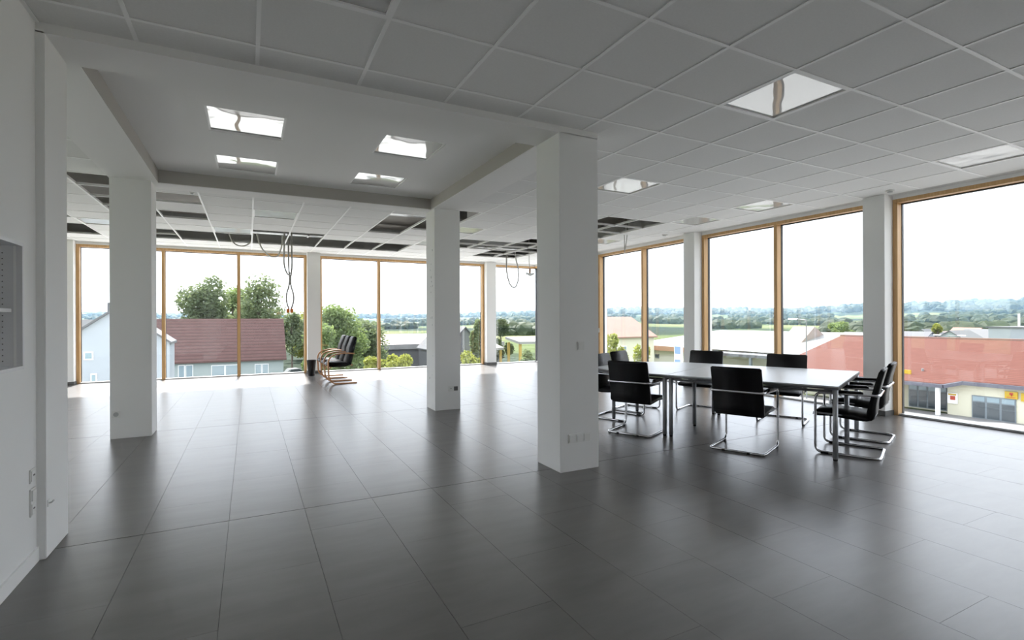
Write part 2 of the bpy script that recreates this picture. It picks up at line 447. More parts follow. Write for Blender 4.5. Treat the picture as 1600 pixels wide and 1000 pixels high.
# wall angle round the ceiling edge
obj('edge_trim', B((XR - 0.03, XR, YF, YB, H - 0.001, H + 0.004), (XL, XR, YB - 0.03, YB, H - 0.001, H + 0.004), (XW, XW + 0.02, YF, RY0, H - 0.001, H + 0.004)), 'grid_bar', ce)
# recessed plasterboard field with four lamp openings
RL = [(-0.357, 0.322), (1.259, 1.922)]
RLY = [(5.305, 5.985), (6.83, 7.475)]
bmx = bmesh.new()
xc = [IX0, RL[0][0], RL[0][1], RL[1][0], RL[1][1], IX1]; yc = [IY0, RLY[0][0], RLY[0][1], RLY[1][0], RLY[1][1], IY1]
for a in range(5):
    for b in range(5):
        if a in (1, 3) and b in (1, 3): continue
        box(bmx, xc[a], xc[a + 1], yc[b], yc[b + 1], ZR, ZR + 0.03)
bmesh.ops.remove_doubles(bmx, verts=bmx.verts, dist=1e-5)
obj('recess_panel', bmx, 'soffit_paint', ce)
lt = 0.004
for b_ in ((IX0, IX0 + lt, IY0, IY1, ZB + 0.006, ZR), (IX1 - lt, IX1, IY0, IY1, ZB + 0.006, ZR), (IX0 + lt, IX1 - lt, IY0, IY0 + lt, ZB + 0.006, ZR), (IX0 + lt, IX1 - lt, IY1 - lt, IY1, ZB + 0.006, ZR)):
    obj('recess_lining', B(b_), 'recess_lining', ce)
# dropped beam ring between the four free pillars
ring = bmesh.new()
box(ring, RX0, RX1, RY0, IY0, ZB, SLAB); box(ring, RX0, RX1, IY1, RY1, ZB, SLAB)
box(ring, RX0, IX0, IY0, IY1, ZB, SLAB); box(ring, IX1, RX1, IY0, IY1, ZB, SLAB)
tag(obj('trim_1', ring, 'soffit_paint'), 'plain dropped beam frame round the recessed ceiling field', 'beam', kind='structure')

# ducts in the void above the open bays
def duct(label, x0, x1, y0, y1, z0, z1):
    t = thing('ventilation_duct', label, 'duct', ((x0 + x1) / 2, (y0 + y1) / 2, z0), group='metal ducts above the open ceiling bays')
    obj('duct_body', B((x0, x1, y0, y1, z0, z1)), 'galvanised', t, world=True)
    n = int(max(x1 - x0, y1 - y0) / 1.2)
    for k in range(1, n):
        if x1 - x0 > y1 - y0:
            x = x0 + (x1 - x0) * k / n; b = (x - 0.02, x + 0.02, y0 - 0.02, y1 + 0.02, z0 - 0.02, z1 + 0.02)
        else:
            y = y0 + (y1 - y0) * k / n; b = (x0 - 0.02, x1 + 0.02, y - 0.02, y + 0.02, z0 - 0.02, z1 + 0.02)
        obj('flange', B(b), 'galvanised', t, world=True)
duct('long galvanised duct above the open ceiling row by the back windows', -4.1, 3.9, 12.78, 13.04, 3.42, 3.70)
duct('galvanised duct above the open bay beside the rear right pillar', 1.9, 3.9, 9.55, 9.80, 3.45, 3.70)
duct('galvanised duct above the open bay between the rear right pillar and back corner', 4.2, 7.4, 12.82, 13.12, 3.42, 3.62)

# ------------------------------------------------------------------ ceiling lights (unlit glossy panels)
def ceiling_light(x0, x1, y0, y1, z, label, group):
    cx_, cy_ = (x0 + x1) / 2, (y0 + y1) / 2
    t = thing('ceiling_light', label, 'ceiling light', (cx_, cy_, z), group=group)
    f = 0.018
    fr = B((x0, x1, y0, y0 + f, z, z + 0.045), (x0, x1, y1 - f, y1, z, z + 0.045), (x0, x0 + f, y0 + f, y1 - f, z, z + 0.045), (x1 - f, x1, y0 + f, y1 - f, z, z + 0.045))
    obj('frame', fr, 'grid_bar', t, world=True)
    bmp = B((x0 + f - cx_, x1 - f - cx_, y0 + f - cy_, y1 - f - cy_, 0.012, 0.03))
    obj('diffuser_panel', bmp, 'light_panel', t)
NEAR = {(-2, 1): 'glossy square ceiling light cut off by the top edge above the near beam', (3, 1): 'glossy square ceiling light in the tile field in front of the near right pillar',
        (8, 1): 'glossy square ceiling light by the window at the right edge', (4, 5): 'glossy square ceiling light just behind the near right pillar, above the table',
        (8, 5): 'glossy square ceiling light above the far right chairs by the window mullion', (8, 7): 'glossy square ceiling light near the second window pillar of the right wall',
        (8, 11): 'far glossy ceiling light by the right wall beyond the open bay', (3, 11): 'glossy ceiling light just right of the rear right pillar',
        (-2, 11): 'glossy ceiling light behind the recess, above the hanging cables', (-3, 14): 'far glossy ceiling light beside the open row by the back windows',
        (-6, 14): 'far glossy ceiling light at the left, seen between the two left pillars', (3, 14): 'far glossy ceiling light by the right end of the open ceiling row'}
for (i, j) in LAMPS:
    ceiling_light(GX + i * P + 0.012, GX + (i + 1) * P - 0.012, GY + j * P + 0.012, GY + (j + 1) * P - 0.012, H, NEAR[(i, j)], 'square ceiling lights in the tile grid')
RN = {(0, 0): 'front left of the four square lights in the recessed ceiling', (1, 0): 'front right of the four square lights in the recessed ceiling',
      (0, 1): 'rear left of the four square lights in the recessed ceiling', (1, 1): 'rear right of the four square lights in the recessed ceiling'}
for a in (0, 1):
    for b in (0, 1):
        ceiling_light(*RL[a], *RLY[b], ZR + 0.004, RN[(a, b)], 'square lights in the recessed ceiling')

# round sensors / speakers in the ceiling
def sensor(x, y, z, r, label):
    t = thing('ceiling_sensor', label, 'sensor', (x, y, z), group='small round ceiling sensors')
    bm_ = cyl(bmesh.new(), (0, 0), r, -0.012, 0.008, 20); obj('rim', bm_, 'socket_white', t, smooth=False)
    obj('lens', cyl(bmesh.new(), (0, 0), r * 0.6, -0.022, -0.012, 16, r * 0.6), 'shelf_grey', t)
sensor(8.13, 4.02, H, 0.055, 'round white ceiling sensor above the first right window pillar')
sensor(8.02, 8.35, H, 0.06, 'round white ceiling sensor above the second right window pillar')
sensor(-0.72, 8.5, H, 0.03, 'tiny dark round ceiling sensor behind the rear left pillar')

# ------------------------------------------------------------------ walls and pillars
# left wall with a recessed shelf opening
N0, N1, NZ0, NZ1, ND = 2.55, 3.874, 1.173, 1.893, 0.32
wl_ = B((XW - 0.42, XW, YF, N0, 0, SLAB), (XW - 0.42, XW, N1, RY0, 0, SLAB), (XW - 0.42, XW, N0, N1, 0, NZ0), (XW - 0.42, XW, N0, N1, NZ1, SLAB), (XW - 0.42, XW - ND - 0.02, N0, N1, NZ0, NZ1))
tag(obj('wall_left', wl_, 'wall_paint'), 'white wall on the left with a recessed shelf', 'wall', kind='structure')
tag(obj('wall_front', B((XW - 0.4, XR + 0.35, YF - 0.3, YF, 0, SLAB)), 'wall_paint'), 'white wall behind the viewer', 'wall', kind='structure')
tag(obj('wall_inner', B((XL, RX0, 4.10, 4.30, 0, SLAB)), 'wall_paint'), 'white cross wall behind the left pillar', 'wall', kind='structure')
tag(obj('wall_far_left', B((XL - 0.32, XL, 4.10, YB + 0.3, ZW, SLAB), (XL - 0.32, XL, 4.10, 4.6, 0, ZW)), 'wall_paint'), 'lintel band above the far left windows', 'wall', kind='structure')
tag(obj('baseboard_left', B((XW, XW + 0.012, YF, RY0 - 0.001, 0.0, 0.085)), 'wall_paint'), 'low white baseboard along the left wall', 'baseboard', kind='structure')
# lintels above the windows
tag(obj('wall_back', B((XL, XR + 0.32, YB, YB + 0.32, ZW, SLAB)), 'wall_paint'), 'lintel band above the back windows', 'wall', kind='structure')
tag(obj('wall_right', B((XR, XR + 0.32, YF, YB, ZW, SLAB)), 'wall_paint'), 'lintel band above the right windows', 'wall', kind='structure')
def pillar(x0, x1, y0, y1, top, label, plinth=None):
    p = obj('pillar', B((x0, x1, y0, y1, 0, top)), 'wall_paint', bevel=0.004)
    tag(p, label, 'pillar', kind='structure')
    if plinth:
        obj('plinth', B(plinth), 'plinth', p)
    return p
P1 = pillar(2.592, 3.034, 4.061, 4.492, ZB + 0.01, 'large white free-standing pillar in front of the meeting table')
P2 = pillar(2.605, 3.031, 7.738, 8.17, ZB + 0.01, 'white free-standing pillar in the middle with pencil marks on its side')
P3 = pillar(-1.516, -1.094, 7.775, 8.17, ZB + 0.01, 'shaded white free-standing pillar at the far left')
P4 = pillar(-1.53, -1.104, 4.061, 4.486, ZB + 0.01, 'white pillar at the end of the left wall')
# flush front of the near beam meets the ceiling with the P1/P4 faces; window wall pillars
def wpx(y0, y1, label): return pillar(8.30, XR + 0.30, y0, y1, ZW + 0.06, label, (8.288, XR - 0.002, y0 - 0.012, y1 + 0.012, 0, 0.075))
def wpy(x0, x1, label): return pillar(x0, x1, 14.70, YB + 0.30, ZW + 0.06, label, (x0 - 0.012, x1 + 0.012, 14.688, YB - 0.002, 0, 0.075))
wpx(0.58, 0.88, 'white window pillar of the right wall beside the viewer')
wpx(4.18, 4.48, 'white window pillar behind the two chairs at the right table end')
wpx(7.79, 8.09, 'white window pillar of the right wall behind the far left chair')
wpx(11.40, 11.70, 'white window pillar of the right wall hidden behind the large pillar')
wpy(-3.845, -3.517, 'white window pillar at the left end of the back wall')
for (a_, b_, l_) in ((7.79, 8.09, 'first'), (11.40, 11.70, 'second'), (14.70, 15.20, 'corner')):
    pillar(XL - 0.30, XL + 0.22, a_, b_, ZW + 0.06, 'white %s window pillar of the hidden far left wall' % l_)
wpy(1.385, 1.715, 'white window pillar of the back wall behind the wooden chairs')
wpy(6.66, 6.985, 'white window pillar of the back wall right of the middle pillar')
cpost = obj('corner_post', B((XR + 0.115, XR + 0.19, YB + 0.115, YB + 0.19, 0, ZW)), 'gasket')
tag(cpost, 'slim dark post where the two window walls meet', 'post', kind='structure')

# pencil marks and filler spots on the side of the middle pillar
for k in range(16):
    z = random.choice((0.55, 0.9, 1.4, 1.5, 1.9, 2.05, 2.1, 2.3, 2.35, 2.5, 2.6, 2.62)) + random.uniform(-0.08, 0.08)
    y = 7.84 + random.uniform(0, 0.18); s = random.uniform(0.006, 0.014)
    bmx = bmesh.new(); box(bmx, 2.6035, 2.6052, y - s, y + s, z - s * random.uniform(0.6, 2.4), z + s)
    o = obj('pencil_mark', bmx, 'shelf_grey', P2)

# ------------------------------------------------------------------ windows
win_no = [0]
def window(axis, a, b, mull, label, skip_a=False, skip_b=False, handle=None, base=None, sg=1):
    win_no[0] += 1
    base = (YB if axis == 'x' else XR) if base is None else base
    def bx(s0, s1, d0, d1, z0, z1):
        if sg < 0: d0, d1 = -d1, -d0
        return (s0, s1, base + d0, base + d1, z0, z1) if axis == 'x' else (base + d0, base + d1, s0, s1, z0, z1)
    w = thing('window_%d' % win_no[0], label, 'window', ((a + b) / 2, base, 0) if axis == 'x' else (base, (a + b) / 2, 0), kind='structure')
    fw, dep = 0.062, 0.115
    obj('head_rail', B(bx(a, b, 0.0, dep, ZW - 0.055, ZW)), 'timber', w, world=True, bevel=0.003)
    obj('head_gasket', B(bx(a, b, dep, dep + 0.05, ZW - 0.07, ZW)), 'gasket', w, world=True)
    obj('sill_rail', B(bx(a, b, 0.03, dep + 0.05, -0.004, 0.028)), 'alu_sill', w, world=True)
    obj('sill_joint', B(bx(a, b, 0.012, 0.03, -0.004, 0.004)), 'gasket', w, world=True)
    posts = ([] if skip_a else [(a, a + fw)]) + [(m - 0.034, m + 0.034) for m in mull] + ([] if skip_b else [(b - fw, b)])
    for (s0, s1) in posts:
        pst = obj('post', B(bx(s0, s1, 0.0, dep, 0.0, ZW - 0.055)), 'timber', w, world=True, bevel=0.003)
        obj('post_gasket', B(bx(s0 - 0.006, s1 + 0.006, dep, dep + 0.05, 0.028, ZW - 0.055)), 'gasket', w, world=True)
    edges = [a] + list(mull) + [b]
    for k in range(len(edges) - 1):
        obj('pane', B(bx(edges[k] + 0.02, edges[k + 1] - 0.02, dep + 0.02, dep + 0.03, 0.028, ZW - 0.06)), 'window_glass', w, world=True)
    if handle is not None:
        h_ = B(bx(handle - 0.018, handle + 0.018, -0.012, 0.0, 1.07, 1.19), bx(handle - 0.012, handle + 0.012, -0.05, -0.012, 1.10, 1.125), bx(handle - 0.012, handle + 0.13, -0.055, -0.035, 1.10, 1.125))
        obj('handle', h_, 'socket_white', w, world=True)
    return w
window('x', -3.517, 1.385, (-1.86, -0.245), 'three-pane timber window of the back wall facing the brown roof')
window('x', -6.78, -3.845, (-5.3,), 'two-pane timber window of the back wall hidden behind the left pillars')
window('x', 1.715, 6.66, (3.34, 4.98), 'three-pane timber window of the back wall behind the middle pillar')
window('x', 6.985, XR + 0.12, (), 'single-pane window at the right end of the back wall', skip_b=True)
window('y', -3.0, 0.58, (-1.2,), 'two-pane timber window of the right wall behind the viewer')
window('y', 0.88, 4.18, (2.42,), 'large timber window at the right edge facing the red roof')
window('y', 4.48, 7.79, (6.09,), 'two-pane timber window of the right wall behind the table')
window('y', 8.09, 11.40, (9.64,), 'two-pane timber window of the right wall left of the table', handle=11.37)
window('y', 11.70, YB + 0.12, (), 'single-pane window of the right wall next to the back corner', skip_b=True)

for (a_, b_, l_) in ((4.6, 7.79, 'nearest'), (8.09, 11.40, 'middle'), (11.70, 14.70, 'farthest')):
    window('y', a_, b_, ((a_ + b_) / 2,), '%s two-pane timber window of the hidden far left wall' % l_, base=XL, sg=-1)

# ------------------------------------------------------------------ recessed shelf in the left wall
sh = thing('recessed_shelf', 'grey shelf recess in the left wall with rows of pin holes', 'shelf', (XW - ND / 2, (N0 + N1) / 2, NZ0))
obj('side_panel', B((XW - ND, XW + 0.002, N1 - 0.022, N1, NZ0, NZ1)), 'shelf_light', sh, world=True)
obj('side_panel', B((XW - ND, XW + 0.002, N0, N0 + 0.022, NZ0, NZ1)), 'shelf_light', sh, world=True)
obj('bottom_panel', B((XW - ND, XW + 0.002, N0 + 0.022, N1 - 0.022, NZ0, NZ0 + 0.02)), 'shelf_light', sh, world=True)
obj('top_panel', B((XW - ND, XW + 0.002, N0 + 0.022, N1 - 0.022, NZ1 - 0.02, NZ1)), 'shelf_light', sh, world=True)
obj('back_panel', B((XW - ND - 0.015, XW - ND, N0, N1, NZ0, NZ1)), 'shelf_light', sh, world=True)
obj('edge_strip', B((XW - 0.036, XW - 0.026, N1 - 0.0235, N1 - 0.022, NZ0 + 0.02, NZ1 - 0.02)), 'grid_bar', sh, world=True)
obj('shelf_board', B((XW - ND + 0.005, XW - 0.045, N0 + 0.024, N1 - 0.024, 1.498, 1.518)), 'white_paint', sh, world=True)
for k in range(20):
    z = NZ0 + 0.05 + k * 0.032
    if 1.48 < z < 1.53 or z > NZ1 - 0.03: continue
    bmx = cyl(bmesh.new(), (0, 0), 0.0032, 0, 0.0012, 8)
    o = obj('pin_hole', bmx, 'socket_dark', sh); o.rotation_euler = (R(90), 0, 0)
    o.location = Vector((XW - 0.083, N1 - 0.022, z)) - sh.location
pp = thing('paper_stack', 'loose stack of papers on the recessed wall shelf', 'papers', (XW - 0.18, 3.62, 1.518))
for k in range(4):
    o = obj('paper_sheet', B((-0.10, 0.10, -0.15, 0.15, 0.004 + k * 0.011, 0.012 + k * 0.011)), 'paper' if k % 2 == 0 else 'shelf_grey', pp)
    o.rotation_euler = (0, 0, R(random.uniform(-7, 7)))
obj('folder', B((-0.11, 0.11, -0.16, 0.16, 0, 0.004)), 'black_plastic', pp)

# ------------------------------------------------------------------ switches and sockets
def plate(name, label, origin, rz, mods, group, vertical=False, W=0.081):
    t = thing(name, label, 'switch' if 'switch' in name else 'socket', origin, rz, group)
    n = len(mods)
    if vertical: obj('frame', B((-W / 2, W / 2, -0.0085, 0.0, -W / 2 - (n - 1) * W, W / 2)), 'socket_white', t, bevel=0.002)
    else: obj('frame', B((-W / 2, W / 2 + (n - 1) * W, -0.008, 0.0, -W / 2, W / 2)), 'socket_white', t, bevel=0.002)
    for k, m in enumerate(mods):
        ox, oz = (0, -k * W) if vertical else (k * W, 0)
        q = W / 2 - 0.009
        if m == 'rocker': obj('rocker', B((ox - q, ox + q, -0.014, -0.008, oz - q, oz + q)), 'socket_white', t, bevel=0.002)
        elif m == 'open':
            obj('open_box', B((ox - q, ox + q, -0.0095, -0.008, oz - q, oz + q)), 'socket_dark', t)
        elif m == 'slot':
            obj('cover', B((ox - q, ox + q, -0.011, -0.008, oz - q, oz + q)), 'socket_white', t, bevel=0.001)
            obj('slot', B((ox - 0.012, ox + 0.012, -0.0125, -0.011, oz + 0.0, oz + 0.008)), 'socket_dark', t)
        else:
            bmx = bmesh.new(); cyl(bmx, (0, 0), q * 0.82, 0, 0.003, 20)
            o = obj('socket_well', bmx, 'shelf_grey', t); o.rotation_euler = (R(90), 0, 0); o.location = (ox, -0.0082, oz)
    return t
G_ = 'switches and sockets on pillars and wall'
plate('light_switch', 'single white light switch halfway up the large near pillar', (2.822, 4.061, 1.19), 0, ['rocker'], G_)
plate('wall_socket', 'three-gang white socket low on the large near pillar', (2.718, 4.061, 0.312), 0, ['rocker', 'rocker', 'rocker'], G_, W=0.083)
plate('wall_socket', 'double socket with one open box low on the middle pillar', (2.865, 7.738, 0.335), 0, ['slot', 'open'], G_, W=0.085)
plate('wall_socket', 'single white socket low on the shaded far left pillar', (-1.455, 7.775, 0.30), 0, ['well'], G_, W=0.085)
plate('light_switch', 'upper single switch low on the left wall beside the pillar', (XW, 3.985, 0.535), R(90), ['slot'], G_)
plate('wall_socket', 'white vertical double socket low on the left wall below the switch', (XW, 3.985, 0.42), R(90), ['rocker', 'slot'], G_, vertical=True)
hk = thing('wall_hook', 'small white hook low on the side of the left pillar', 'hook', (-1.104, 4.10, 0.33))
bmx = bmesh.new(); tube(bmx, fillet([(0, 0, 0), (0.018, 0, 0), (0.028, 0, 0.016)], 0.01), 0.005); obj('hook_arm', bmx, 'socket_white', hk)
obj('hook_plate', B((0, 0.004, -0.015, 0.015, -0.02, 0.02)), 'socket_white', hk)

# ------------------------------------------------------------------ meeting table of two butted tops
AX, AY, TA = 5.277, 3.113, R(23.2)     # first leg and direction of e2
def tframe(e1, e2):                     # e1 runs along the table away from the right end, e2 across it towards the window
    return (AX - math.sin(TA) * e1 + math.cos(TA) * e2, AY + math.cos(TA) * e1 + math.sin(TA) * e2)
def table(label, poly, legs, base):
    t = thing('conference_table', label, 'table', (base[0], base[1], 0), TA, 'two butted conference tables')
    def loc(e):                         # into the table's local frame (x along e2, y along e1)
        w = tframe(*e); d = Vector((w[0] - base[0], w[1] - base[1], 0)); d.rotate(Matrix.Rotation(-TA, 3, 'Z')); return (d.x, d.y)
    pl = [loc(e) for e in poly]
    bmx = prism(bmesh.new(), pl, 'z', 0.742, 0.757); obj('table_top', bmx, 'table_top', t, bevel=0.002)
    bmx = prism(bmesh.new(), pl, 'z', 0.722, 0.742); obj('edge_band', bmx, 'table_edge', t)
    c = (sum(p[0] for p in pl) / len(pl), sum(p[1] for p in pl) / len(pl))
    ins = [(c[0] + (p[0] - c[0]) * 0.94, c[1] + (p[1] - c[1]) * 0.94) for p in pl]
    for k in range(len(ins)):
        a, b = ins[k], ins[(k + 1) % len(ins)]
        bmx = bmesh.new(); tube(bmx, [(a[0], a[1], 0.697), (b[0], b[1], 0.697)], (0.012, 0.025), flat=(0, 0, 1)); obj('apron', bmx, 'table_edge', t)
    for e in legs:
        l = loc(e); bmx = cyl(bmesh.new(), l, 0.025, 0.02, 0.722, 16)
        lg = obj('leg', bmx, 'steel_leg', t, smooth=True); obj('foot', cyl(bmesh.new(), l, 0.021, 0.0, 0.02, 12), 'black_plastic', lg)
    return t
table('white conference table top at the right end nearest the viewer', [(-0.03, -0.03), (1.765, -0.03), (1.765, 1.86), (-0.03, 1.86)],
      [(0, 0), (0, 0.87), (0, 1.80), (1.72, 0), (1.72, 0.79), (1.72, 1.80)], tframe(0.87, 0.9))
table('white tapered conference table top at the left end', [(1.772, -0.03), (2.30, -0.03), (2.98, 0.34), (2.98, 1.50), (2.32, 1.86), (1.772, 1.86)],
      [(1.80, 0), (1.80, 1.80), (2.80, 0.55), (2.80, 1.30)], tframe(2.35, 0.9))

# ------------------------------------------------------------------ cantilever chairs
def make_chair():
    t = thing('cantilever_chair', 'x', 'chair', group='black cantilever chairs round the table')
    w, r = 0.282, 0.0135
    path = [(-0.285, w, r), (0.285, w, r), (0.285, w, 0.648), (-0.278, w, 0.655), (-0.278, -w, 0.655), (0.285, -w, 0.648), (0.285, -w, r), (-0.285, -w, r)]
    bmx = bmesh.new(); tube(bmx, fillet(path, 0.062, True, 6), r, 10, True)
    fr = obj('tube_frame', bmx, 'chrome', t, smooth=True)
    for x, y in ((0.20, w), (0.20, -w), (-0.285, 0.13), (-0.285, -0.13)):
        big = x > 0
        obj('glide', B((x - (0.035 if big else 0.014), x + (0.035 if big else 0.014), y - 0.016, y + 0.016, 0.0, 0.02)), 'black_plastic', fr)
    # seat: padded shell with a dropped front lip
    prof = [(0.315, 0.395), (0.325, 0.42), (0.27, 0.452), (0.15, 0.462), (0.0, 0.452), (-0.15, 0.437), (-0.20, 0.44), (-0.235, 0.42), (-0.225, 0.395), (-0.15, 0.375), (0.0, 0.385), (0.15, 0.40), (0.26, 0.392)]
    bmx = prism(bmesh.new(), prof, 'y', -0.25, 0.25); obj('seat', bmx, 'leather', t, bevel=0.012, smooth=True)
    prof = [(-0.175, 0.40), (-0.165, 0.46), (-0.20, 0.62), (-0.245, 0.80), (-0.275, 0.905), (-0.295, 0.925), (-0.318, 0.915), (-0.312, 0.88), (-0.285, 0.78), (-0.255, 0.64), (-0.235, 0.52), (-0.235, 0.425), (-0.215, 0.395)]
    bmx = prism(bmesh.new(), prof, 'y', -0.262, 0.262); bk = obj('backrest', bmx, 'leather', t, bevel=0.012, smooth=True)
    for s in (-1, 1):
        bmx = bmesh.new()
        prism(bmx, [(0.235, 0.655), (0.21, 0.685), (-0.13, 0.69), (-0.15, 0.667), (0.2, 0.661)], 'y', s * w - 0.022, s * w + 0.022)
        obj('arm_pad', bmx, 'black_plastic', t, bevel=0.006)
        bmx = bmesh.new(); tube(bmx, [(0.0, s * 0.235, 0.42), (0.285, s * (w - 0.004), 0.43)], 0.009, 8); obj('seat_bracket', bmx, 'steel_leg', t)
    return t
CH = [  # x, y, facing angle, label
    (4.93, 3.916, 22.5, 'black chair in the middle foreground, its back turned to the viewer'),
    (4.44, 5.13, 26, 'black chair beside the large pillar, its back turned to the viewer'),
    (5.80, 3.262, 113, 'nearer of the two black chairs at the right table end, seen from the side'),
    (6.66, 3.60, 110, 'farther of the two black chairs at the right table end, by the window pillar'),
    (6.36, 5.85, 204, 'black chair on the window side of the table, left of the two facing the viewer'),
    (6.69, 4.67, 205, 'black chair on the window side of the table, right of the two facing the viewer'),
    (4.83, 6.00, 293, 'black chair at the left table end partly hidden by the large pillar'),
    (5.47, 6.36, 293, 'black chair at the left table end, farther of the two, by the window'),
]
proto = make_chair()
for k, (x, y, a, lab) in enumerate(CH):
    c = proto if k == 0 else copy_tree(proto)
    c.location = (x, y, 0); c.rotation_euler = (0, 0, R(a)); c['label'] = lab

# ------------------------------------------------------------------ bentwood armchairs by the back window
def make_wood_chair():
    t = thing('bentwood_armchair', 'x', 'chair', group='wooden cantilever armchairs in a row')
    for s in (-1, 1):
        bmx = bmesh.new()
        tube(bmx, fillet([(-0.33, s * 0.285, 0.012), (0.27, s * 0.285, 0.012), (0.30, s * 0.285, 0.62), (0.0, s * 0.285, 0.70), (-0.28, s * 0.285, 0.675)], 0.17, False, 8), (0.030, 0.014), flat=(0, 1, 0))
        obj('side_frame', bmx, 'timber_chair', t)
    obj('rear_stretcher', B((-0.24, -0.21, -0.27, 0.27, 0.40, 0.43)), 'timber_chair', t)
    obj('front_stretcher', B((0.22, 0.25, -0.27, 0.27, 0.36, 0.39)), 'timber_chair', t)
    prof = [(0.30, 0.40), (0.315, 0.45), (0.27, 0.485), (0.0, 0.475), (-0.17, 0.46), (-0.2, 0.42), (-0.1, 0.385), (0.2, 0.38)]
    obj('seat', prism(bmesh.new(), prof, 'y', -0.255, 0.255), 'leather', t, bevel=0.015, smooth=True)
    prof = [(-0.13, 0.42), (-0.12, 0.48), (-0.18, 0.66), (-0.19, 0.78), (-0.25, 0.93), (-0.29, 1.04), (-0.33, 1.06), (-0.355, 1.03), (-0.32, 0.88), (-0.27, 0.68), (-0.235, 0.5), (-0.22, 0.41)]
    obj('backrest', prism(bmesh.new(), prof, 'y', -0.25, 0.25), 'leather', t, bevel=0.015, smooth=True)
    return t
wp = make_wood_chair()
for k, lab in enumerate(('nearest wooden armchair with black cushions in the row by the back window', 'middle wooden armchair with black cushions in the row by the back window', 'farthest wooden armchair with black cushions next to the window pillar')):
    c = wp if k == 0 else copy_tree(wp)
    c.location = (1.84, 12.29 + 0.645 * k, 0); c.rotation_euler = (0, 0, R(181)); c['label'] = lab
bn = thing('waste_bin', 'small black tapered bin at the foot of the window pillar', 'bin', (1.42, 14.12, 0))
bmx = bmesh.new(); cyl(bmx, (0, 0), 0.08, 0, 0.40, 20, 0.115); bmesh.ops.delete(bmx, geom=[f for f in bmx.faces if f.normal.z > 0.9 or all(v.co.z > 0.35 for v in f.verts)], context='FACES_ONLY')
obj('bin_body', bmx, 'black_plastic', bn)
bmx = bmesh.new(); tube(bmx, [(0.115 * math.cos(a * math.pi / 12), 0.115 * math.sin(a * math.pi / 12), 0.40) for a in range(24)], 0.008, 6, True); obj('rim', bmx, 'black_plastic', bn)

# ------------------------------------------------------------------ cables hanging from the open ceiling bays
def cable(bm_, pts, r=0.006): tube(bm_, fillet(pts, 0.35, False, 7), r, 6)
t = thing('hanging_cable', 'white cables hanging to an orange connector before the left back window', 'cable', (0.825, 12.7, 1.62))
def wob(name, paths, mat, parent, r=0.006):
    bmx = bmesh.new()
    for p in paths: cable(bmx, p, r)
    return obj(name, bmx, mat, parent, smooth=True, world=True)
wob('cable', [[(0.79, 12.7, 3.75), (0.80, 12.7, 2.6), (0.83, 12.7, 2.3), (0.745, 12.7, 2.02), (0.75, 12.7, 1.85), (0.80, 12.7, 1.70)]], 'cable_grey', t, 0.017)
wob('cable', [[(0.86, 12.7, 3.75), (0.87, 12.7, 2.6), (0.82, 12.7, 2.3), (0.905, 12.7, 2.02), (0.90, 12.7, 1.85), (0.85, 12.7, 1.70)]], 'cable_grey', t, 0.017)
wob('cable', [[(0.72, 12.65, 3.75), (0.70, 12.65, 2.95), (0.70, 12.65, 2.65), (0.78, 12.65, 2.46), (0.83, 12.65, 2.52)]], 'cable_grey', t, 0.017)
for dx in (-0.042, 0.035):
    obj('connector', B((0.825 + dx - 0.034, 0.825 + dx + 0.034, 12.66, 12.74, 1.61, 1.70)), 'orange', t, world=True, bevel=0.01)
t = thing('hanging_cable', 'two slack white cable loops below the open ceiling row by the left pillar', 'cable', (-0.2, 13.1, 3.1))
wob('cable', [[(-0.42, 13.2, 3.6), (-0.40, 13.2, 3.36), (-0.30, 13.2, 3.16), (-0.13, 13.2, 3.12), (0.02, 13.2, 3.2), (0.09, 13.2, 3.45), (0.09, 13.2, 3.6)]], 'cable_white', t, 0.016)
wob('cable', [[(0.13, 13.1, 3.6), (0.16, 13.1, 3.35), (0.27, 13.1, 3.05), (0.45, 13.1, 2.90), (0.60, 13.1, 2.92), (0.68, 13.1, 3.15), (0.70, 13.1, 3.6)]], 'cable_white', t, 0.016)
t = thing('hanging_cable', 'white cable loop hanging before the single back window', 'cable', (6.75, 13.2, 2.4))
wob('cable', [[(6.66, 13.2, 3.75), (6.60, 13.2, 3.1), (6.61, 13.2, 2.75), (6.72, 13.2, 2.42), (6.88, 13.2, 2.33), (7.01, 13.2, 2.6), (6.99, 13.2, 2.95), (6.90, 13.2, 3.2), (6.88, 13.2, 3.75)]], 'cable_grey', t, 0.02)
t = thing('hanging_lamp_holder', 'small bare lamp holder dangling on a wire near the back corner', 'lamp holder', (7.10, 12.7, 2.66))
wob('wire', [[(7.07, 12.7, 3.75), (7.08, 12.7, 3.0), (7.10, 12.7, 2.86)]], 'cable_grey', t, 0.01)
obj('socket', cyl(bmesh.new(), (0, 0), 0.03, 0.08, 0.21, 10), 'brass_brown', t)
for s in (-1, 1):
    bmx = bmesh.new(); prism(bmx, [(0.0, 0.0), (s * 0.11, 0.05), (s * 0.12, 0.10), (s * 0.04, 0.08), (0, 0.09)], 'y', -0.05, 0.05); obj('bracket', bmx, 'galvanised', t)
t = thing('hanging_cable', 'pair of thin grey wires hanging from the open bay right of the large pillar', 'cable', (7.25, 8.75, 2.85))
wob('wire', [[(7.24, 8.75, 3.75), (7.24, 8.75, 3.2), (7.25, 8.75, 2.85)]], 'cable_grey', t, 0.010)
wob('wire', [[(7.34, 8.75, 3.75), (7.33, 8.75, 3.3), (7.26, 8.75, 2.95)]], 'cable_grey', t, 0.010)

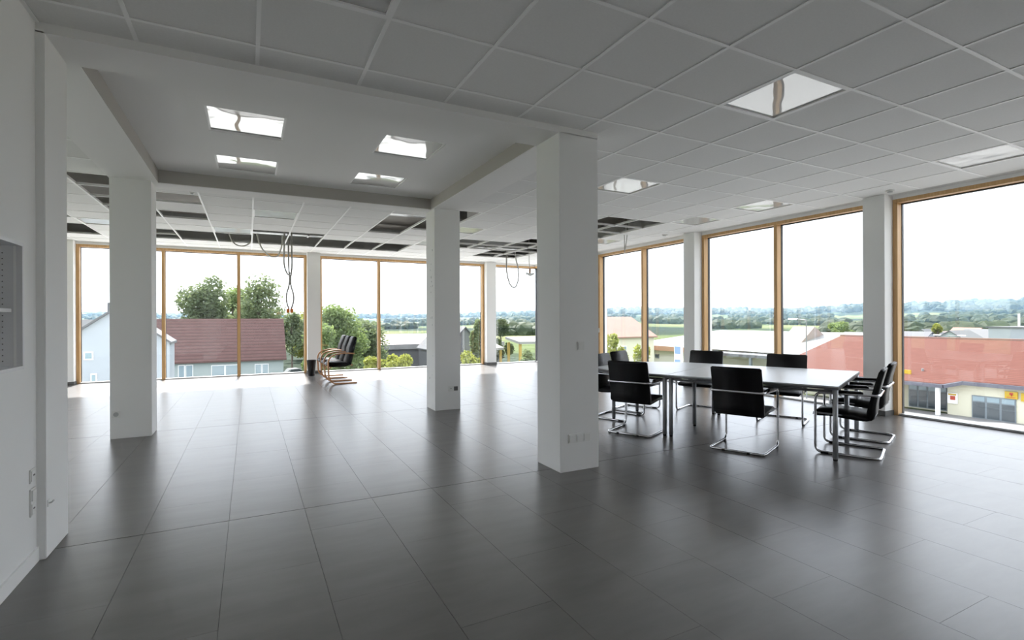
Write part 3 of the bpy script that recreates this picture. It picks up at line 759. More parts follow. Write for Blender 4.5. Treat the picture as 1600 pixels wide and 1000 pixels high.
# =================================================================== OUTSIDE
GZ = -6.5
def lerp_table(tab, x):
    if x <= tab[0][0]: return tab[0][1]
    for (a, va), (b, vb) in zip(tab, tab[1:]):
        if x <= b: return va + (vb - va) * (x - a) / (b - a)
    return tab[-1][1]
RIDGE = [(-70, .010), (-30, .008), (-7, .006), (4, .003), (16, .004), (24, .006), (29, .010), (38.5, .0155), (48, .0135), (55, .0115), (61.5, .0165), (72, .0205), (90, .022), (130, .02)]
def hnoise(x, y):
    return (math.sin(x * 1.7 + 0.3) * math.cos(y * 2.3 + 1.1) + 0.6 * math.sin(x * 4.1 + y * 3.7) + 0.35 * math.sin(x * 9.3 - y * 7.1 + 2))
def hill_z(az, r):
    if r < 220: return GZ
    top = lerp_table(RIDGE, az) * 1450 + 1.45
    u = min(1, (r - 220) / (1450 - 220))
    z = GZ + (top - GZ) * (u ** 1.5)
    if r > 260: z += hnoise(az * 0.12, r * 0.004) * 1.6 * u
    if r > 800: z += (math.sin(az * 6.1) * math.sin(az * 14.3 + r * 0.02) + math.sin(az * 37 + r * 0.05) * 0.8) * 1.8 * u
    if r > 1450: z -= (r - 1450) * 0.03
    return z
radii = [0, 14, 40, 90, 150, 220, 260, 300, 350, 400, 460, 520, 590, 660, 740, 820, 900, 980, 1060, 1130, 1200, 1260, 1320, 1370, 1410, 1450, 1500, 1700, 2100]
azs = [-180 + 1.5 * k for k in range(70)] + [-75 + 0.4 * k for k in range(int(215 / 0.4) + 1)] + [141.5 + 1.5 * k for k in range(26)]
vv, ff = [], []
for r in radii:
    for a in azs:
        vv.append((r * math.sin(R(a)), r * math.cos(R(a)), hill_z(a, r)))
NA = len(azs)
for i in range(len(radii) - 1):
    for k in range(NA - 1):
        ff.append((i * NA + k, i * NA + k + 1, (i + 1) * NA + k + 1, (i + 1) * NA + k))
me = bpy.data.meshes.new('landscape'); me.from_pydata(vv, [], ff); me.update()
for p in me.polygons: p.use_smooth = True
def land_mat():
    m = pmat('landscape', (0.1, 0.14, 0.06), 0.95, spec=0.1)
    nt = m.node_tree; b = nt.nodes['Principled BSDF']
    g = nt.nodes.new('ShaderNodeNewGeometry')
    mp_ = nt.nodes.new('ShaderNodeMapping'); mp_.inputs['Scale'].default_value = (0.0052, 0.0052, 0.03)
    n = nt.nodes.new('ShaderNodeTexNoise'); n.inputs['Scale'].default_value = 1.0; n.inputs['Detail'].default_value = 3
    r = nt.nodes.new('ShaderNodeValToRGB'); cr_ = r.color_ramp; cr_.interpolation = 'EASE'
    cr_.elements[0].position = 0.40; cr_.elements[0].color = (0.018, 0.030, 0.018, 1)
    cr_.elements[1].position = 0.47; cr_.elements[1].color = (0.022, 0.036, 0.021, 1)
    e = cr_.elements.new(0.50); e.color = (0.075, 0.10, 0.038, 1)
    e = cr_.elements.new(0.60); e.color = (0.13, 0.135, 0.06, 1)
    e = cr_.elements.new(0.72); e.color = (0.07, 0.095, 0.035, 1)
    # forest on the high ridge, fields lower down
    sp = nt.nodes.new('ShaderNodeSeparateXYZ'); mr = nt.nodes.new('ShaderNodeMapRange')
    mr.inputs['From Min'].default_value = 6; mr.inputs['From Max'].default_value = 22; mr.inputs['To Min'].default_value = 0.04; mr.inputs['To Max'].default_value = -0.35
    ad = nt.nodes.new('ShaderNodeMath'); ad.operation = 'ADD'
    nt.links.new(g.outputs['Position'], mp_.inputs['Vector']); nt.links.new(mp_.outputs[0], n.inputs['Vector'])
    nt.links.new(g.outputs['Position'], sp.inputs[0]); nt.links.new(sp.outputs['Z'], mr.inputs['Value'])
    nt.links.new(n.outputs['Fac'], ad.inputs[0]); nt.links.new(mr.outputs[0], ad.inputs[1]); nt.links.new(ad.outputs[0], r.inputs['Fac'])
    nt.links.new(r.outputs['Color'], b.inputs['Base Color'])
    n2 = nt.nodes.new('ShaderNodeTexNoise'); n2.inputs['Scale'].default_value = 0.12; n2.inputs['Detail'].default_value = 4
    bp = nt.nodes.new('ShaderNodeBump'); bp.inputs['Strength'].default_value = 0.8; bp.inputs['Distance'].default_value = 5.0
    nt.links.new(g.outputs['Position'], n2.inputs['Vector']); nt.links.new(n2.outputs['Fac'], bp.inputs['Height']); nt.links.new(bp.outputs['Normal'], b.inputs['Normal'])
    return m
me.materials.append(land_mat())
land = bpy.data.objects.new('landscape', me); COL.objects.link(land)
tag(land, 'green valley floor rising to a wooded ridge on the horizon', 'landscape', kind='structure')
tag(obj('bounce_yard', B((-45, 14, 15.6, 44, GZ - 0.2, GZ + 0.04)), 'bounce_paving'), 'mostly unseen pale slab added below the back windows for bounce light', 'bounce_paving', kind='structure')  # added ground slab, mostly out of view, throws sunlight up onto the ceiling
tag(obj('road', B((9.5, 46.5, -45, 15.6, GZ - 0.2, GZ + 0.04), (14, 46.5, 15.6, 46, GZ - 0.2, GZ + 0.04)), 'asphalt'), 'grey asphalt road between the building and the shop', 'road', kind='structure')

# ---- houses
def slope_roof(bm_, axis, e0, e1, ze, zr, a0, a1, over=0.45, th=0.18):
    """two slabs; ridge runs along axis; e0,e1 eave coordinates across"""
    c = (e0 + e1) / 2; s = (zr - ze) / ((e1 - e0) / 2); zo = ze - over * s
    for sgn, e in ((-1, e0), (1, e1)):
        poly = [(e + sgn * over, zo), (c, zr), (c, zr + th), (e + sgn * over, zo + th)]
        prism(bm_, poly, axis, a0, a1)
def house(name, label, x0, x1, y0, y1, ze, zr, ridge, wallm, roofm, wins=(), chimney=None, group=None, cat='house', over=0.45):
    """ridge 'x' or 'y'; wins: (face, s0, s1, z0, z1) face in '-y','-x'"""
    t = thing(name, label, cat, ((x0 + x1) / 2, (y0 + y1) / 2, GZ), group=group)
    bm_ = bmesh.new()
    if ridge == 'x': prism(bm_, [(y0, GZ), (y1, GZ), (y1, ze), ((y0 + y1) / 2, zr), (y0, ze)], 'x', x0, x1)
    else: prism(bm_, [(x0, GZ), (x1, GZ), (x1, ze), ((x0 + x1) / 2, zr), (x0, ze)], 'y', y0, y1)
    obj('wall', bm_, wallm, t, world=True)
    bm_ = bmesh.new()
    if ridge == 'x': slope_roof(bm_, 'x', y0, y1, ze, zr, x0 - 0.3, x1 + 0.3, over)
    else: slope_roof(bm_, 'y', x0, x1, ze, zr, y0 - 0.3, y1 + 0.3, over)
    obj('roof', bm_, roofm, t, world=True)
    for (f, s0, s1, z0, z1) in wins:
        if f == '-y':
            w = obj('window_frame', B((s0, s1, y0 - 0.06, y0, z0, z1)), 'white_paint', t, world=True)
            obj('pane', B((s0 + 0.08, s1 - 0.08, y0 - 0.08, y0 - 0.06, z0 + 0.08, z1 - 0.08)), 'glass_blue', w)
        else:
            w = obj('window_frame', B((x0 - 0.06, x0, s0, s1, z0, z1)), 'white_paint', t, world=True)
            obj('pane', B((x0 - 0.08, x0 - 0.06, s0 + 0.08, s1 - 0.08, z0 + 0.08, z1 - 0.08)), 'glass_blue', w)
    if chimney:
        cx_, cy_, cz, cs = chimney
        c = obj('chimney', B((cx_ - cs, cx_ + cs, cy_ - cs, cy_ + cs, cz - 2.2, cz)), 'roof_grey', t, world=True)
        obj('chimney_cap', B((cx_ - cs * 0.5, cx_ + cs * 0.5, cy_ - cs * 0.5, cy_ + cs * 0.5, cz, cz + 0.25)), 'roof_slate', c)
    return t
# white gable house, front gable towards the building
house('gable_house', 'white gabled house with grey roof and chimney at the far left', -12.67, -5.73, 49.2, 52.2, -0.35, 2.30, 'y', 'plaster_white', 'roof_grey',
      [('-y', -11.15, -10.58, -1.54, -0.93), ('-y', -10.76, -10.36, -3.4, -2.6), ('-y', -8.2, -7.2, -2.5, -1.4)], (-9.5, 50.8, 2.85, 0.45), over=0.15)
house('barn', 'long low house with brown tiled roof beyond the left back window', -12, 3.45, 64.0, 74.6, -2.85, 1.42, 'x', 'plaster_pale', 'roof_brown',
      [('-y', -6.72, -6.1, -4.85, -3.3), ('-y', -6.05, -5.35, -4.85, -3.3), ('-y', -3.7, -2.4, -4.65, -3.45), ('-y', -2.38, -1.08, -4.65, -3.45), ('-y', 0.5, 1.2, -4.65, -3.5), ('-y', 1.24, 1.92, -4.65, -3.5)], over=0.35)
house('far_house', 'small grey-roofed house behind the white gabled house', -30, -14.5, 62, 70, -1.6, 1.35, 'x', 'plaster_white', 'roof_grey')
# flat hall beyond the middle back windows
def flat_hall(label, x0, x1, y0, y1, ztop, band, wallm, roofm, group=None, cat='building'):
    t = thing('flat_roofed_hall', label, cat, ((x0 + x1) / 2, (y0 + y1) / 2, GZ), group=group)
    obj('wall', B((x0, x1, y0, y1, GZ, ztop - band)), wallm, t, world=True)
    obj('fascia_band', B((x0 - 0.4, x1 + 0.4, y0 - 0.4, y1 + 0.4, ztop - band, ztop)), 'white_sheet', t, world=True)
    bm_ = bmesh.new(); prism(bm_, [(y0 - 0.2, ztop), (y1 + 0.2, ztop), ((y0 + y1) / 2, ztop + 1.4)], 'x', x0 - 0.2, x1 + 0.2)
    obj('roof', bm_, roofm, t, world=True)
    return t
flat_hall('low hall with tan roof and white eaves band behind the yellow bushes', 13.5, 40, 82, 102, -2.6, 0.8, 'roof_slate', 'roof_tan')
house('grey_barn', 'dark grey gabled barn just right of the middle pillar', 24.2, 30.5, 68, 80, -3.0, 0.2, 'y', 'roof_slate', 'roof_grey', over=0.3)
# carports near the back corner
def carport(label, x0, x1, y0, y1, z):
    t = thing('carport', label, 'carport', ((x0 + x1) / 2, (y0 + y1) / 2, GZ), group='white-roofed carports near the back corner')
    bm_ = bmesh.new(); prism(bm_, [(y0, z), (y1, z + 0.5), (y1, z + 0.8), (y0, z + 0.3)], 'x', x0, x1); obj('roof', bm_, 'white_sheet', t, world=True)
    for x in (x0 + 0.3, x1 - 0.3):
        for y in (y0 + 0.4, y1 - 0.4): obj('post', B((x - 0.14, x + 0.14, y - 0.14, y + 0.14, GZ, z + 0.1)), 'yellow_post', t, world=True)
carport('larger white-roofed carport on yellow posts near the back corner', 29.8, 34.6, 56, 60, -1.7)
carport('smaller white-roofed carport left of the larger one', 27.0, 29.6, 60, 63, -2.6)

# shop with the big red roof
sx, sy0, sy1 = 50.3, -14.0, 35.6
t = thing('shop_building', 'cream shop with broad red tiled roof beyond the right window', 'shop', (61, 11, GZ))
obj('wall', B((sx, 72, sy0, 20.75, GZ, -3.72), (sx + 1.6, 72, 20.75, sy1, GZ, -3.72)), 'plaster_cream', t, world=True)
bm_ = bmesh.new()
def rz_(x): return -3.65 + 0.25 * (x - 50.3)
prism(bm_, [(49.9, rz_(49.9)), (61.5, rz_(61.5)), (61.5, rz_(61.5) + 0.2), (49.9, rz_(49.9) + 0.2)], 'y', sy0, 19.6)
prism(bm_, [(48.8, rz_(48.8)), (61.5, rz_(61.5)), (61.5, rz_(61.5) + 0.2), (48.8, rz_(48.8) + 0.2)], 'y', 20.4, sy1)
v = [bm_.verts.new(p) for p in ((49.9, 19.6, rz_(49.9) + 0.2), (61.5, 19.6, rz_(61.5) + 0.2), (61.5, 20.4, rz_(61.5) + 0.2), (48.8, 20.4, rz_(48.8) + 0.2))]; bm_.faces.new(v)
prism(bm_, [(61.5, rz_(61.5)), (73.2, rz_(50)), (73.2, rz_(50) + 0.2), (61.5, rz_(61.5) + 0.2)], 'y', sy0, sy1)
rf = obj('roof', bm_, 'roof_red', t, world=True)
obj('ridge_cap', B((61.3, 61.7, sy0, sy1, rz_(61.5) + 0.15, rz_(61.5) + 0.32)), 'roof_pink', rf)
gt = bmesh.new(); box(gt, 49.72, 49.92, sy0, 19.6, rz_(49.9) - 0.12, rz_(49.9) + 0.16); box(gt, 48.62, 48.82, 20.4, sy1, rz_(48.8) - 0.12, rz_(48.8) + 0.16)
tube(gt, [(49.82, 19.6, rz_(49.9) + 0.02), (48.72, 20.4, rz_(48.8) + 0.02)], (0.14, 0.1), flat=(0, 0, 1))
obj('gutter', gt, 'fascia', rf)
obj('roof_vent', cyl(bmesh.new(), (51.5, 23.0), 0.1, -3.5, -2.95, 8), 'white_sheet', rf)
def shopwin(x, y0, y1, z0, z1, n):
    w = obj('shop_window', B((x - 0.08, x, y0, y1, z0, z1)), 'frame_grey', t, world=True)
    for k in range(n):
        a = y0 + (y1 - y0) * k / n + 0.07; b = y0 + (y1 - y0) * (k + 1) / n - 0.07
        obj('pane', B((x - 0.10, x - 0.08, a, b, z0 + 0.08, z1 - 0.5)), 'glass_dark', w)
        obj('pane', B((x - 0.10, x - 0.08, a, b, z1 - 0.42, z1 - 0.08)), 'glass_blue', w)
shopwin(sx + 1.6, 21.4, 24.2, GZ + 0.1, -4.4, 4)
shopwin(sx, 16.56, 19.15, GZ + 0.1, -4.63, 3)
shopwin(sx, 8.0, 12.5, GZ + 0.1, -4.55, 4)
obj('porch_column', B((48.95, 49.2, 20.75, 21.0, GZ, -4.05)), 'white_paint', t, world=True)
obj('porch_column', B((48.95, 49.2, 29.0, 29.25, GZ, -4.05)), 'white_paint', t, world=True)
obj('pavement', B((46.5, 50.3, sy0, sy1, GZ - 0.1, GZ + 0.12)), 'white_sheet', t, world=True)
def sign(label, x, y0, y1, z0, z1, m, marks, post=None):
    s = thing('shop_sign', label, 'sign', (x, (y0 + y1) / 2, z0), group='signs of the shop')
    obj('board', B((x - 0.12, x, y0, y1, z0, z1)), m, s, world=True)
    for (a0, a1, b0, b1, mm) in marks:
        obj('emblem', B((x - 0.14, x - 0.12, y0 + (y1 - y0) * a0, y0 + (y1 - y0) * a1, z0 + (z1 - z0) * b0, z0 + (z1 - z0) * b1)), mm, s, world=True)
    if post: obj('bracket', B((x - 0.06, x + 0.0, (y0 + y1) / 2 - 0.04, (y0 + y1) / 2 + 0.04, post, z0)), 'metal_pole', s, world=True)
sign('square yellow sign with red emblem on the cream shop wall', sx - 0.02, 16.45, 17.17, -4.61, -4.08, 'yellow_sign', [(0.35, 0.62, 0.5, 0.85, 'red_sign'), (0.42, 0.5, 0.3, 0.6, 'red_sign'), (0.15, 0.85, 0.14, 0.22, 'red_sign')])
sign('second yellow sign at the right edge of the cream shop wall', sx - 0.02, 15.2, 16.27, -4.72, -4.11, 'yellow_sign', [(0.3, 0.7, 0.3, 0.7, 'red_sign')])
sign('white poster with yellow strip and red blot beside the shop porch', sx - 0.02, 20.05, 20.70, -5.47, -4.62, 'white_paint', [(0.1, 0.9, 0.78, 0.92, 'yellow_sign'), (0.2, 0.7, 0.35, 0.72, 'red_sign')])
sign('yellow roof sign on a short post above the shop porch', 50.5, 23.38, 25.0, -3.5, -3.07, 'yellow_sign', [(0.1, 0.9, 0.2, 0.3, 'yellow_post')], -3.7)

# white-roofed hall
t = thing('white_roofed_hall', 'long hall with low white hip roof behind the table window', 'hall', (70, 53, GZ))
x0, x1, y0, y1, ze, zr = 59.0, 83.0, 36.6, 70.0, -3.0, -0.55
obj('wall', B((x0 + 0.8, x1 - 0.8, y0 + 0.5, y1 - 0.8, GZ, ze)), 'plaster_cream', t, world=True)
bm_ = bmesh.new()
e = [bm_.verts.new(p) for p in ((x0, y0, ze), (x1, y0, ze), (x1, y1, ze), (x0, y1, ze))]; r_ = [bm_.verts.new(p) for p in ((71, y0, zr), (71, y1 - 9, zr))]
for f in ((e[0], e[3], r_[1], r_[0]), (e[1], r_[0], r_[1], e[2]), (e[3], e[2], r_[1]), (e[0], r_[0], e[1]), (e[3], e[0], e[1], e[2])): bm_.faces.new(f)
obj('roof', bm_, 'white_sheet', t, world=True)
obj('fascia_band', B((x0 - 0.05, x0 + 0.05, 57.5, y1, ze - 0.75, ze - 0.02)), 'fascia_brown', t, world=True)
obj('canopy', B((x0 - 3.0, x0 + 0.8, 38.0, 52.5, ze - 0.55, ze - 0.2)), 'roof_grey', t, world=True)
for y in (39, 43.5, 48, 52): obj('canopy_post', B((x0 - 2.9, x0 - 2.6, y, y + 0.3, GZ, ze - 0.55)), 'frame_grey', t, world=True)
for y in (63.6, 64.9):
    w = obj('window_frame', B((x0 + 0.7, x0 + 0.8, y, y + 0.9, -5.1, -4.4)), 'frame_grey', t, world=True); obj('pane', B((x0 + 0.68, x0 + 0.7, y + 0.1, y + 0.8, -5.0, -4.5)), 'glass_dark', w)
bm_ = bmesh.new(); prism(bm_, [(64.5, -1.9), (69.5, -0.85), (67.5, 0.25)], 'y', 42.5, 45.5); dm = obj('roof_dormer', bm_, 'roof_tan', t, world=True)

house('beige_house', 'beige house with faded pink tiled roof left of the window mullion', 41.5, 53.5, 58, 69, -1.15, 1.55, 'x', 'plaster_cream', 'roof_pink',
      [('-y', 44.5, 45.6, -3.6, -2.5), ('-y', 47.2, 48.3, -3.6, -2.5)], (45, 62.5, 2.6, 0.35))
t = thing('modern_building', 'flat white modern building behind the right end of the red roof', 'building', (98, 36, GZ))
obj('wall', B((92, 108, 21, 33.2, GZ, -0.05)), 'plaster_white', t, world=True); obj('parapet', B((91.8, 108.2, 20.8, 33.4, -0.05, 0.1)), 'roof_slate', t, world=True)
for y in (29.5, 24):
    w = obj('window_strip', B((91.9, 92, y, y + 2.9 if y > 28 else y + 4.5, -2.6, -1.7)), 'glass_blue', t, world=True)
obj('roof_mast', B((91.9, 92.1, 29.9, 30.1, 0.1, 1.9)), 'white_paint', t, world=True)

# village houses behind the red roof
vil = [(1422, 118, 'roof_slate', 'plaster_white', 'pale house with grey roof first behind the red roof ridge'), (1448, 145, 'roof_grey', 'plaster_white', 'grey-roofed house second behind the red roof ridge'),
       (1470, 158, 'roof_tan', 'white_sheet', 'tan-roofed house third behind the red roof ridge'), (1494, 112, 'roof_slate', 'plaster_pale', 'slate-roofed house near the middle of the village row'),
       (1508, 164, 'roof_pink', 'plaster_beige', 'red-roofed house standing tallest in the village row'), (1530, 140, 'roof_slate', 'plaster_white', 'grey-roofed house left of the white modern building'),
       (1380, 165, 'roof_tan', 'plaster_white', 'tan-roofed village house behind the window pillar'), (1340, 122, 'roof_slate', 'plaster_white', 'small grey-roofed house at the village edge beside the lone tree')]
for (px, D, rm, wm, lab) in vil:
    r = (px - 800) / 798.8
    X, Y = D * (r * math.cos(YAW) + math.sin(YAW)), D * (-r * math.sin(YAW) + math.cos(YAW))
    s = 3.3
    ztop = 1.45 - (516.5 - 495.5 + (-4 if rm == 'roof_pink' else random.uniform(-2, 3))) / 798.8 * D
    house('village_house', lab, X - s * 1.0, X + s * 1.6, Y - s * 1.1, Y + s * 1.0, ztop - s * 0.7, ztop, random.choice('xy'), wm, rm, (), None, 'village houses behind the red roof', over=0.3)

# ---- street furniture
def street_lamp(x, y, ztop, label, arms):
    t = thing('street_lamp', label, 'street lamp', (x, y, GZ), group='street lamps outside')
    obj('pole', cyl(bmesh.new(), (0, 0), 0.06, 0, ztop - GZ, 10, 0.045), 'metal_pole', t)
    for a in arms:
        bmx = bmesh.new(); tube(bmx, [(0, 0, ztop - GZ), (0, a * 1.1, ztop - GZ + 0.12)], 0.05, 6); obj('arm', bmx, 'metal_pole', t)
        obj('lamp_head', B((-0.12, 0.12, min(a * 0.9, a * 1.7), max(a * 0.9, a * 1.7), ztop - GZ + 0.05, ztop - GZ + 0.2)), 'white_paint', t)
street_lamp(45.0, 29.1, 1.22, 'single street lamp seen through the window behind the table', (1,))
street_lamp(80.5, 33.0, -1.0, 'double-headed street lamp before the white modern building', (1, -1))
t = thing('pylon_sign', 'white and blue pylon sign by the cream hall', 'sign', (41.3, 41.0, GZ))
obj('post', B((-0.10, 0.10, -0.4, 0.4, 0, 2.6)), 'roof_slate', t)
obj('board', B((-0.14, 0.14, -0.5, 0.5, 2.6, 5.29)), 'white_paint', t)
obj('blue_panel', B((-0.17, -0.14, -0.4, 0.4, 4.1, 4.9)), 'blue_sign', t); obj('blue_panel', B((-0.17, -0.14, -0.4, 0.4, 2.9, 3.5)), 'blue_sign', t)

def make_car(label, m, x, y, rz):
    t = thing('car', label, 'car', (x, y, GZ + 0.03), rz, 'parked cars outside')
    prof = [(-2.1, 0.35), (-2.15, 0.75), (-2.0, 0.92), (-1.75, 0.98), (-1.35, 1.42), (-0.2, 1.47), (0.55, 1.05), (1.7, 0.9), (2.1, 0.7), (2.12, 0.35)]
    obj('body', prism(bmesh.new(), prof, 'y', -0.85, 0.85), m, t, bevel=0.05)
    for s in (-1, 1):
        obj('side_window', prism(bmesh.new(), [(-1.45, 1.0), (-1.2, 1.36), (-0.25, 1.40), (0.35, 1.06)], 'y', s * 0.855, s * 0.865), 'glass_dark', t)
        for wx in (-1.3, 1.35):
            bmx = cyl(bmesh.new(), (0, 0), 0.33, -0.1, 0.1, 16); o = obj('wheel', bmx, 'rubber', t); o.rotation_euler = (R(90), 0, 0); o.location = (wx, s * 0.80, 0.33)
    return t
make_car('white car parked beyond the street tree left of the window pillar', 'car_white', 5.9, 74, R(10))
make_car('silver car parked behind the lime bush in the middle back window', 'car_silver', 12.6, 62, R(-5))
make_car('red car parked below the small carport near the back corner', 'car_red', 24.6, 55.0, R(5))

# ---- trees
def tree(name, label, x, y, zc, rx, rz, mat, n, leaf, group=None, lobes=9, trunk=True, seed=0, cat='tree'):
    rnd = random.Random(seed + int(x * 13 + y * 7))
    t = thing(name, label, cat, (x, y, GZ), group=group)
    L = []
    for k in range(lobes):
        a = rnd.uniform(0, 2 * math.pi); q = rnd.uniform(0.1, 0.75); h_ = rnd.uniform(-0.75, 0.85)
        q *= math.sqrt(max(0.15, 1 - h_ * h_))
        L.append((Vector((math.cos(a) * q * rx, math.sin(a) * q * rx, h_ * rz)), rnd.uniform(0.28, 0.5)))
    vv, ff = [], []
    for k in range(n):
        c, s = rnd.choice(L)
        d = Vector((rnd.gauss(0, 1), rnd.gauss(0, 1), rnd.gauss(0, 1))).normalized()
        p = c + Vector((d.x * rx, d.y * rx, d.z * rz)) * s * rnd.uniform(0.55, 1.05) + Vector((0, 0, zc - GZ))
        u = Vector((rnd.gauss(0, 1), rnd.gauss(0, 1), rnd.gauss(0, 0.7))).normalized(); w = u.orthogonal().normalized()
        w.rotate(Matrix.Rotation(rnd.uniform(0, 6.28), 3, u)); ln = leaf * rnd.uniform(0.7, 1.4)
        nrm = u.cross(w) * ln * 0.18
        i = len(vv); vv += [p - u * ln, p + w * ln * 0.5 + nrm, p + u * ln, p - w * ln * 0.5 + nrm]
        ff += [(i, i + 1, i + 2), (i, i + 2, i + 3)]
    me = bpy.data.meshes.new('foliage'); me.from_pydata([tuple(v) for v in vv], [], ff); me.materials.append(MATS[mat])
    fo = bpy.data.objects.new('foliage', me); COL.objects.link(fo); fo.parent = t
    if trunk:
        bmx = bmesh.new(); zt = zc - GZ
        tube(bmx, [(0, 0, 0), (rx * 0.02, 0, zt * 0.5), (0, rx * 0.03, zt + rz * 0.5)], max(0.10, rx * 0.05), 8)
        for c, s in L[:6]: tube(bmx, [(0, 0, max(0.2, zt - rz * 0.5)), tuple(c * 0.85 + Vector((0, 0, zt)))], max(0.04, rx * 0.018), 5)
        obj('trunk', bmx, 'bark', t)
    return t
def at_px(px, D):
    r = (px - 800) / 798.8
    return D * (r * math.cos(YAW) + math.sin(YAW)), D * (-r * math.sin(YAW) + math.cos(YAW))
GT = 'trees outside the windows'
for (nm, lab, px, D, vt, vb, wpx_, mat, n, leaf, lob) in [
    ('birch_tree', 'tall birch with drooping crown above the brown roof', 322, 92, 437, 540, 76, 'leaf_dark', 6000, 0.32, 22),
    ('broad_tree', 'rounded tree between the two tall ones above the brown roof', 366, 106, 454, 540, 72, 'leaf_mid', 5000, 0.34, 18),
    ('open_tree', 'tall open-crowned tree at the right above the brown roof', 404, 90, 441, 530, 84, 'leaf_dark', 4200, 0.30, 24),
    ('street_tree', 'small round street tree beside the brown-roofed house', 456, 84, 488, 553, 44, 'leaf_dark', 2400, 0.26, 10),
    ('lime_tree', 'yellow-green tree left of the window pillar', 476, 100, 497, 562, 52, 'leaf_lime', 2500, 0.30, 10),
    ('garden_tree', 'tall green tree just right of the window pillar', 530, 62, 486, 590, 84, 'leaf_mid', 7000, 0.23, 20),
    ('garden_tree', 'broad green tree behind the wooden chairs', 566, 74, 503, 590, 86, 'leaf_dark', 6500, 0.24, 20),
    ('garden_bush', 'dark green bush at the foot of the window pillar', 500, 54, 512, 600, 56, 'leaf_mid', 4000, 0.20, 12),
    ('lime_bush', 'low yellow-green bush left of the back window mullion', 585, 46, 556, 600, 40, 'leaf_lime', 2200, 0.17, 9),
    ('lime_bush', 'larger lime-green bush right of the back window mullion', 626, 44, 540, 600, 50, 'leaf_lime', 2800, 0.17, 10),
    ('lime_bush', 'yellow-green bush beside the middle pillar', 733, 40, 548, 600, 44, 'leaf_lime', 2600, 0.16, 10),
    ('slim_tree', 'slender tree between the grey barn and the window pillar', 747, 62, 500, 575, 22, 'leaf_dark', 1800, 0.22, 9),
    ('corner_tree', 'dark tree in front of the carport near the back corner', 824, 44, 540, 600, 34, 'leaf_dark', 2600, 0.17, 10),
    ('corner_tree', 'dark tree behind the small carport', 782, 82, 505, 560, 40, 'leaf_far', 2600, 0.28, 10),
    ('yard_tree', 'feathery lime-coloured tree before the beige house', 962, 42, 524, 600, 34, 'leaf_lime', 2000, 0.17, 12),
    ('yard_tree', 'lime bush by the mullion left of the table', 1004, 40, 540, 600, 26, 'leaf_lime', 1600, 0.16, 9),
    ('lone_tree', 'round tree above the ridge of the red roof', 1312, 150, 506, 540, 34, 'leaf_mid', 2600, 0.45, 10),
    ('village_tree', 'small bright tree among the village roofs', 1465, 128, 506, 530, 14, 'leaf_lime', 900, 0.35, 7),
]:
    X, Y = at_px(px, D); hz = 498.3 - (px - 800) * 0.00373
    zt, zb_ = 1.45 - (vt - hz) / 798.8 * D, 1.45 - (vb - hz) / 798.8 * D
    zb_ = max(zb_, GZ + 0.4)
    tree(nm, lab, X, Y, (zt + zb_) / 2, wpx_ * 0.56 * D / 798.8, (zt - zb_) / 2, mat, n, leaf, GT, lob, True, 3, 'bush' if 'bush' in nm else 'tree')

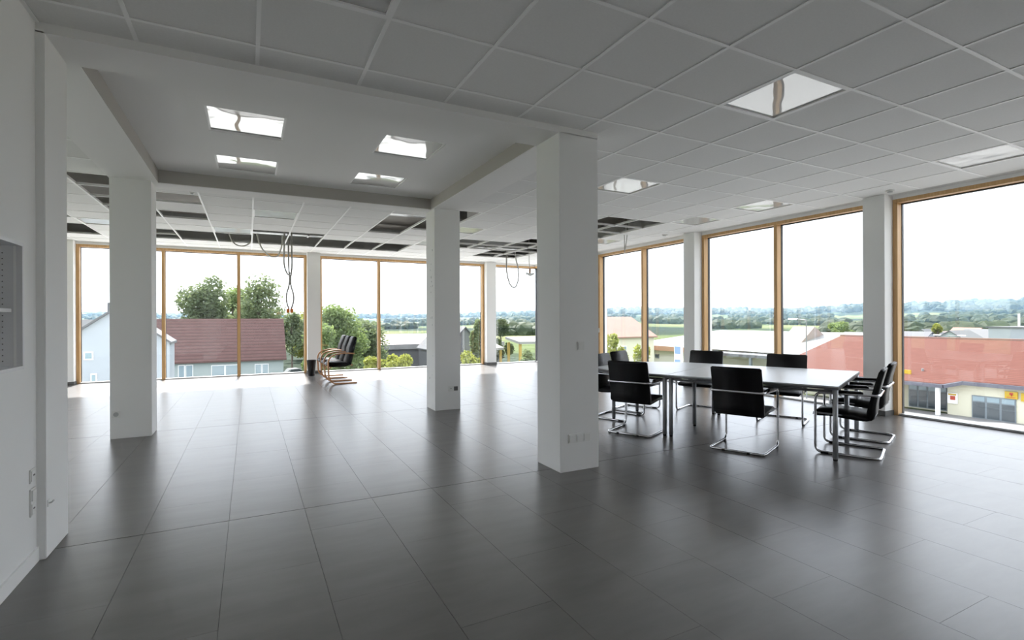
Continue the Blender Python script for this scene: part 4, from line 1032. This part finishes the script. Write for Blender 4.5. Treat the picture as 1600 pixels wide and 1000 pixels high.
# distant woods along the slopes: uncountable, one object
vv, ff = [], []
rnd = random.Random(11)
ico = bmesh.new(); bmesh.ops.create_icosphere(ico, subdivisions=2, radius=1.0); iv = [v.co.copy() for v in ico.verts]; ifc = [tuple(v.index for v in f.verts) for f in ico.faces]; ico.free()
patch = []
for k in range(85):
    a = rnd.uniform(-15, 80); r = rnd.uniform(240, 900); patch.append((a, r, rnd.uniform(1.0, 4.0), rnd.uniform(10, 40)))
pts = []
for (a, r, wa, wr) in patch:
    for k in range(rnd.randint(14, 34)): pts.append((a + rnd.gauss(0, wa * 0.5), r + rnd.gauss(0, wr * 0.4), rnd.uniform(2.2, 4.6)))
for k in range(2600):
    a = rnd.uniform(-20, 84); pts.append((a, rnd.uniform(1000, 1460) if a > 24 else rnd.uniform(1250, 1460), rnd.uniform(4.0, 7.5)))
for (a, r, s) in pts:
    c = Vector((r * math.sin(R(a)), r * math.cos(R(a)), hill_z(a, r) + s * 0.5)); i = len(vv)
    for q in iv: vv.append(tuple(c + Vector((q.x * s * 1.2, q.y * s * 1.2, q.z * s * 0.9)) * rnd.uniform(0.8, 1.15)))
    ff += [tuple(i + q for q in f) for f in ifc]
me = bpy.data.meshes.new('distant_woods'); me.from_pydata(vv, [], ff); me.materials.append(MATS['leaf_far'])
dw = bpy.data.objects.new('distant_woods', me); COL.objects.link(dw)
tag(dw, 'dark clumps of distant woodland on the valley slopes', 'woodland', kind='stuff')

# ---- haze in the valley air
def haze():
    m = bpy.data.materials.new('valley_haze'); m.use_nodes = True
    nt = m.node_tree; nt.nodes.remove(nt.nodes['Principled BSDF'])
    s = nt.nodes.new('ShaderNodeVolumeScatter'); s.inputs['Color'].default_value = (0.105, 0.17, 0.235, 1); s.inputs['Density'].default_value = 0.0013; s.inputs['Anisotropy'].default_value = 0.2
    nt.links.new(s.outputs[0], nt.nodes['Material Output'].inputs['Volume'])
    MATS['valley_haze'] = m
    vv, ff = [], []
    aa = [-74 + 4 * k for k in range(53)]
    for a in aa:
        for (r, z) in ((225, -30), (2080, -30), (2080, 70), (225, 70)): vv.append((r * math.sin(R(a)), r * math.cos(R(a)), z))
    for k in range(len(aa) - 1):
        for q in range(4): ff.append((k * 4 + q, (k + 1) * 4 + q, (k + 1) * 4 + (q + 1) % 4, k * 4 + (q + 1) % 4))
    ff.append((0, 1, 2, 3)); n = (len(aa) - 1) * 4; ff.append((n + 3, n + 2, n + 1, n))
    me = bpy.data.meshes.new('valley_haze'); me.from_pydata(vv, [], ff); me.materials.append(m)
    bmx = bmesh.new(); bmx.from_mesh(me); bmesh.ops.recalc_face_normals(bmx, faces=bmx.faces); bmx.to_mesh(me); bmx.free()
    o = bpy.data.objects.new('valley_haze', me); COL.objects.link(o)
    tag(o, 'pale blue haze in the air over the valley', 'haze', kind='stuff')
haze()
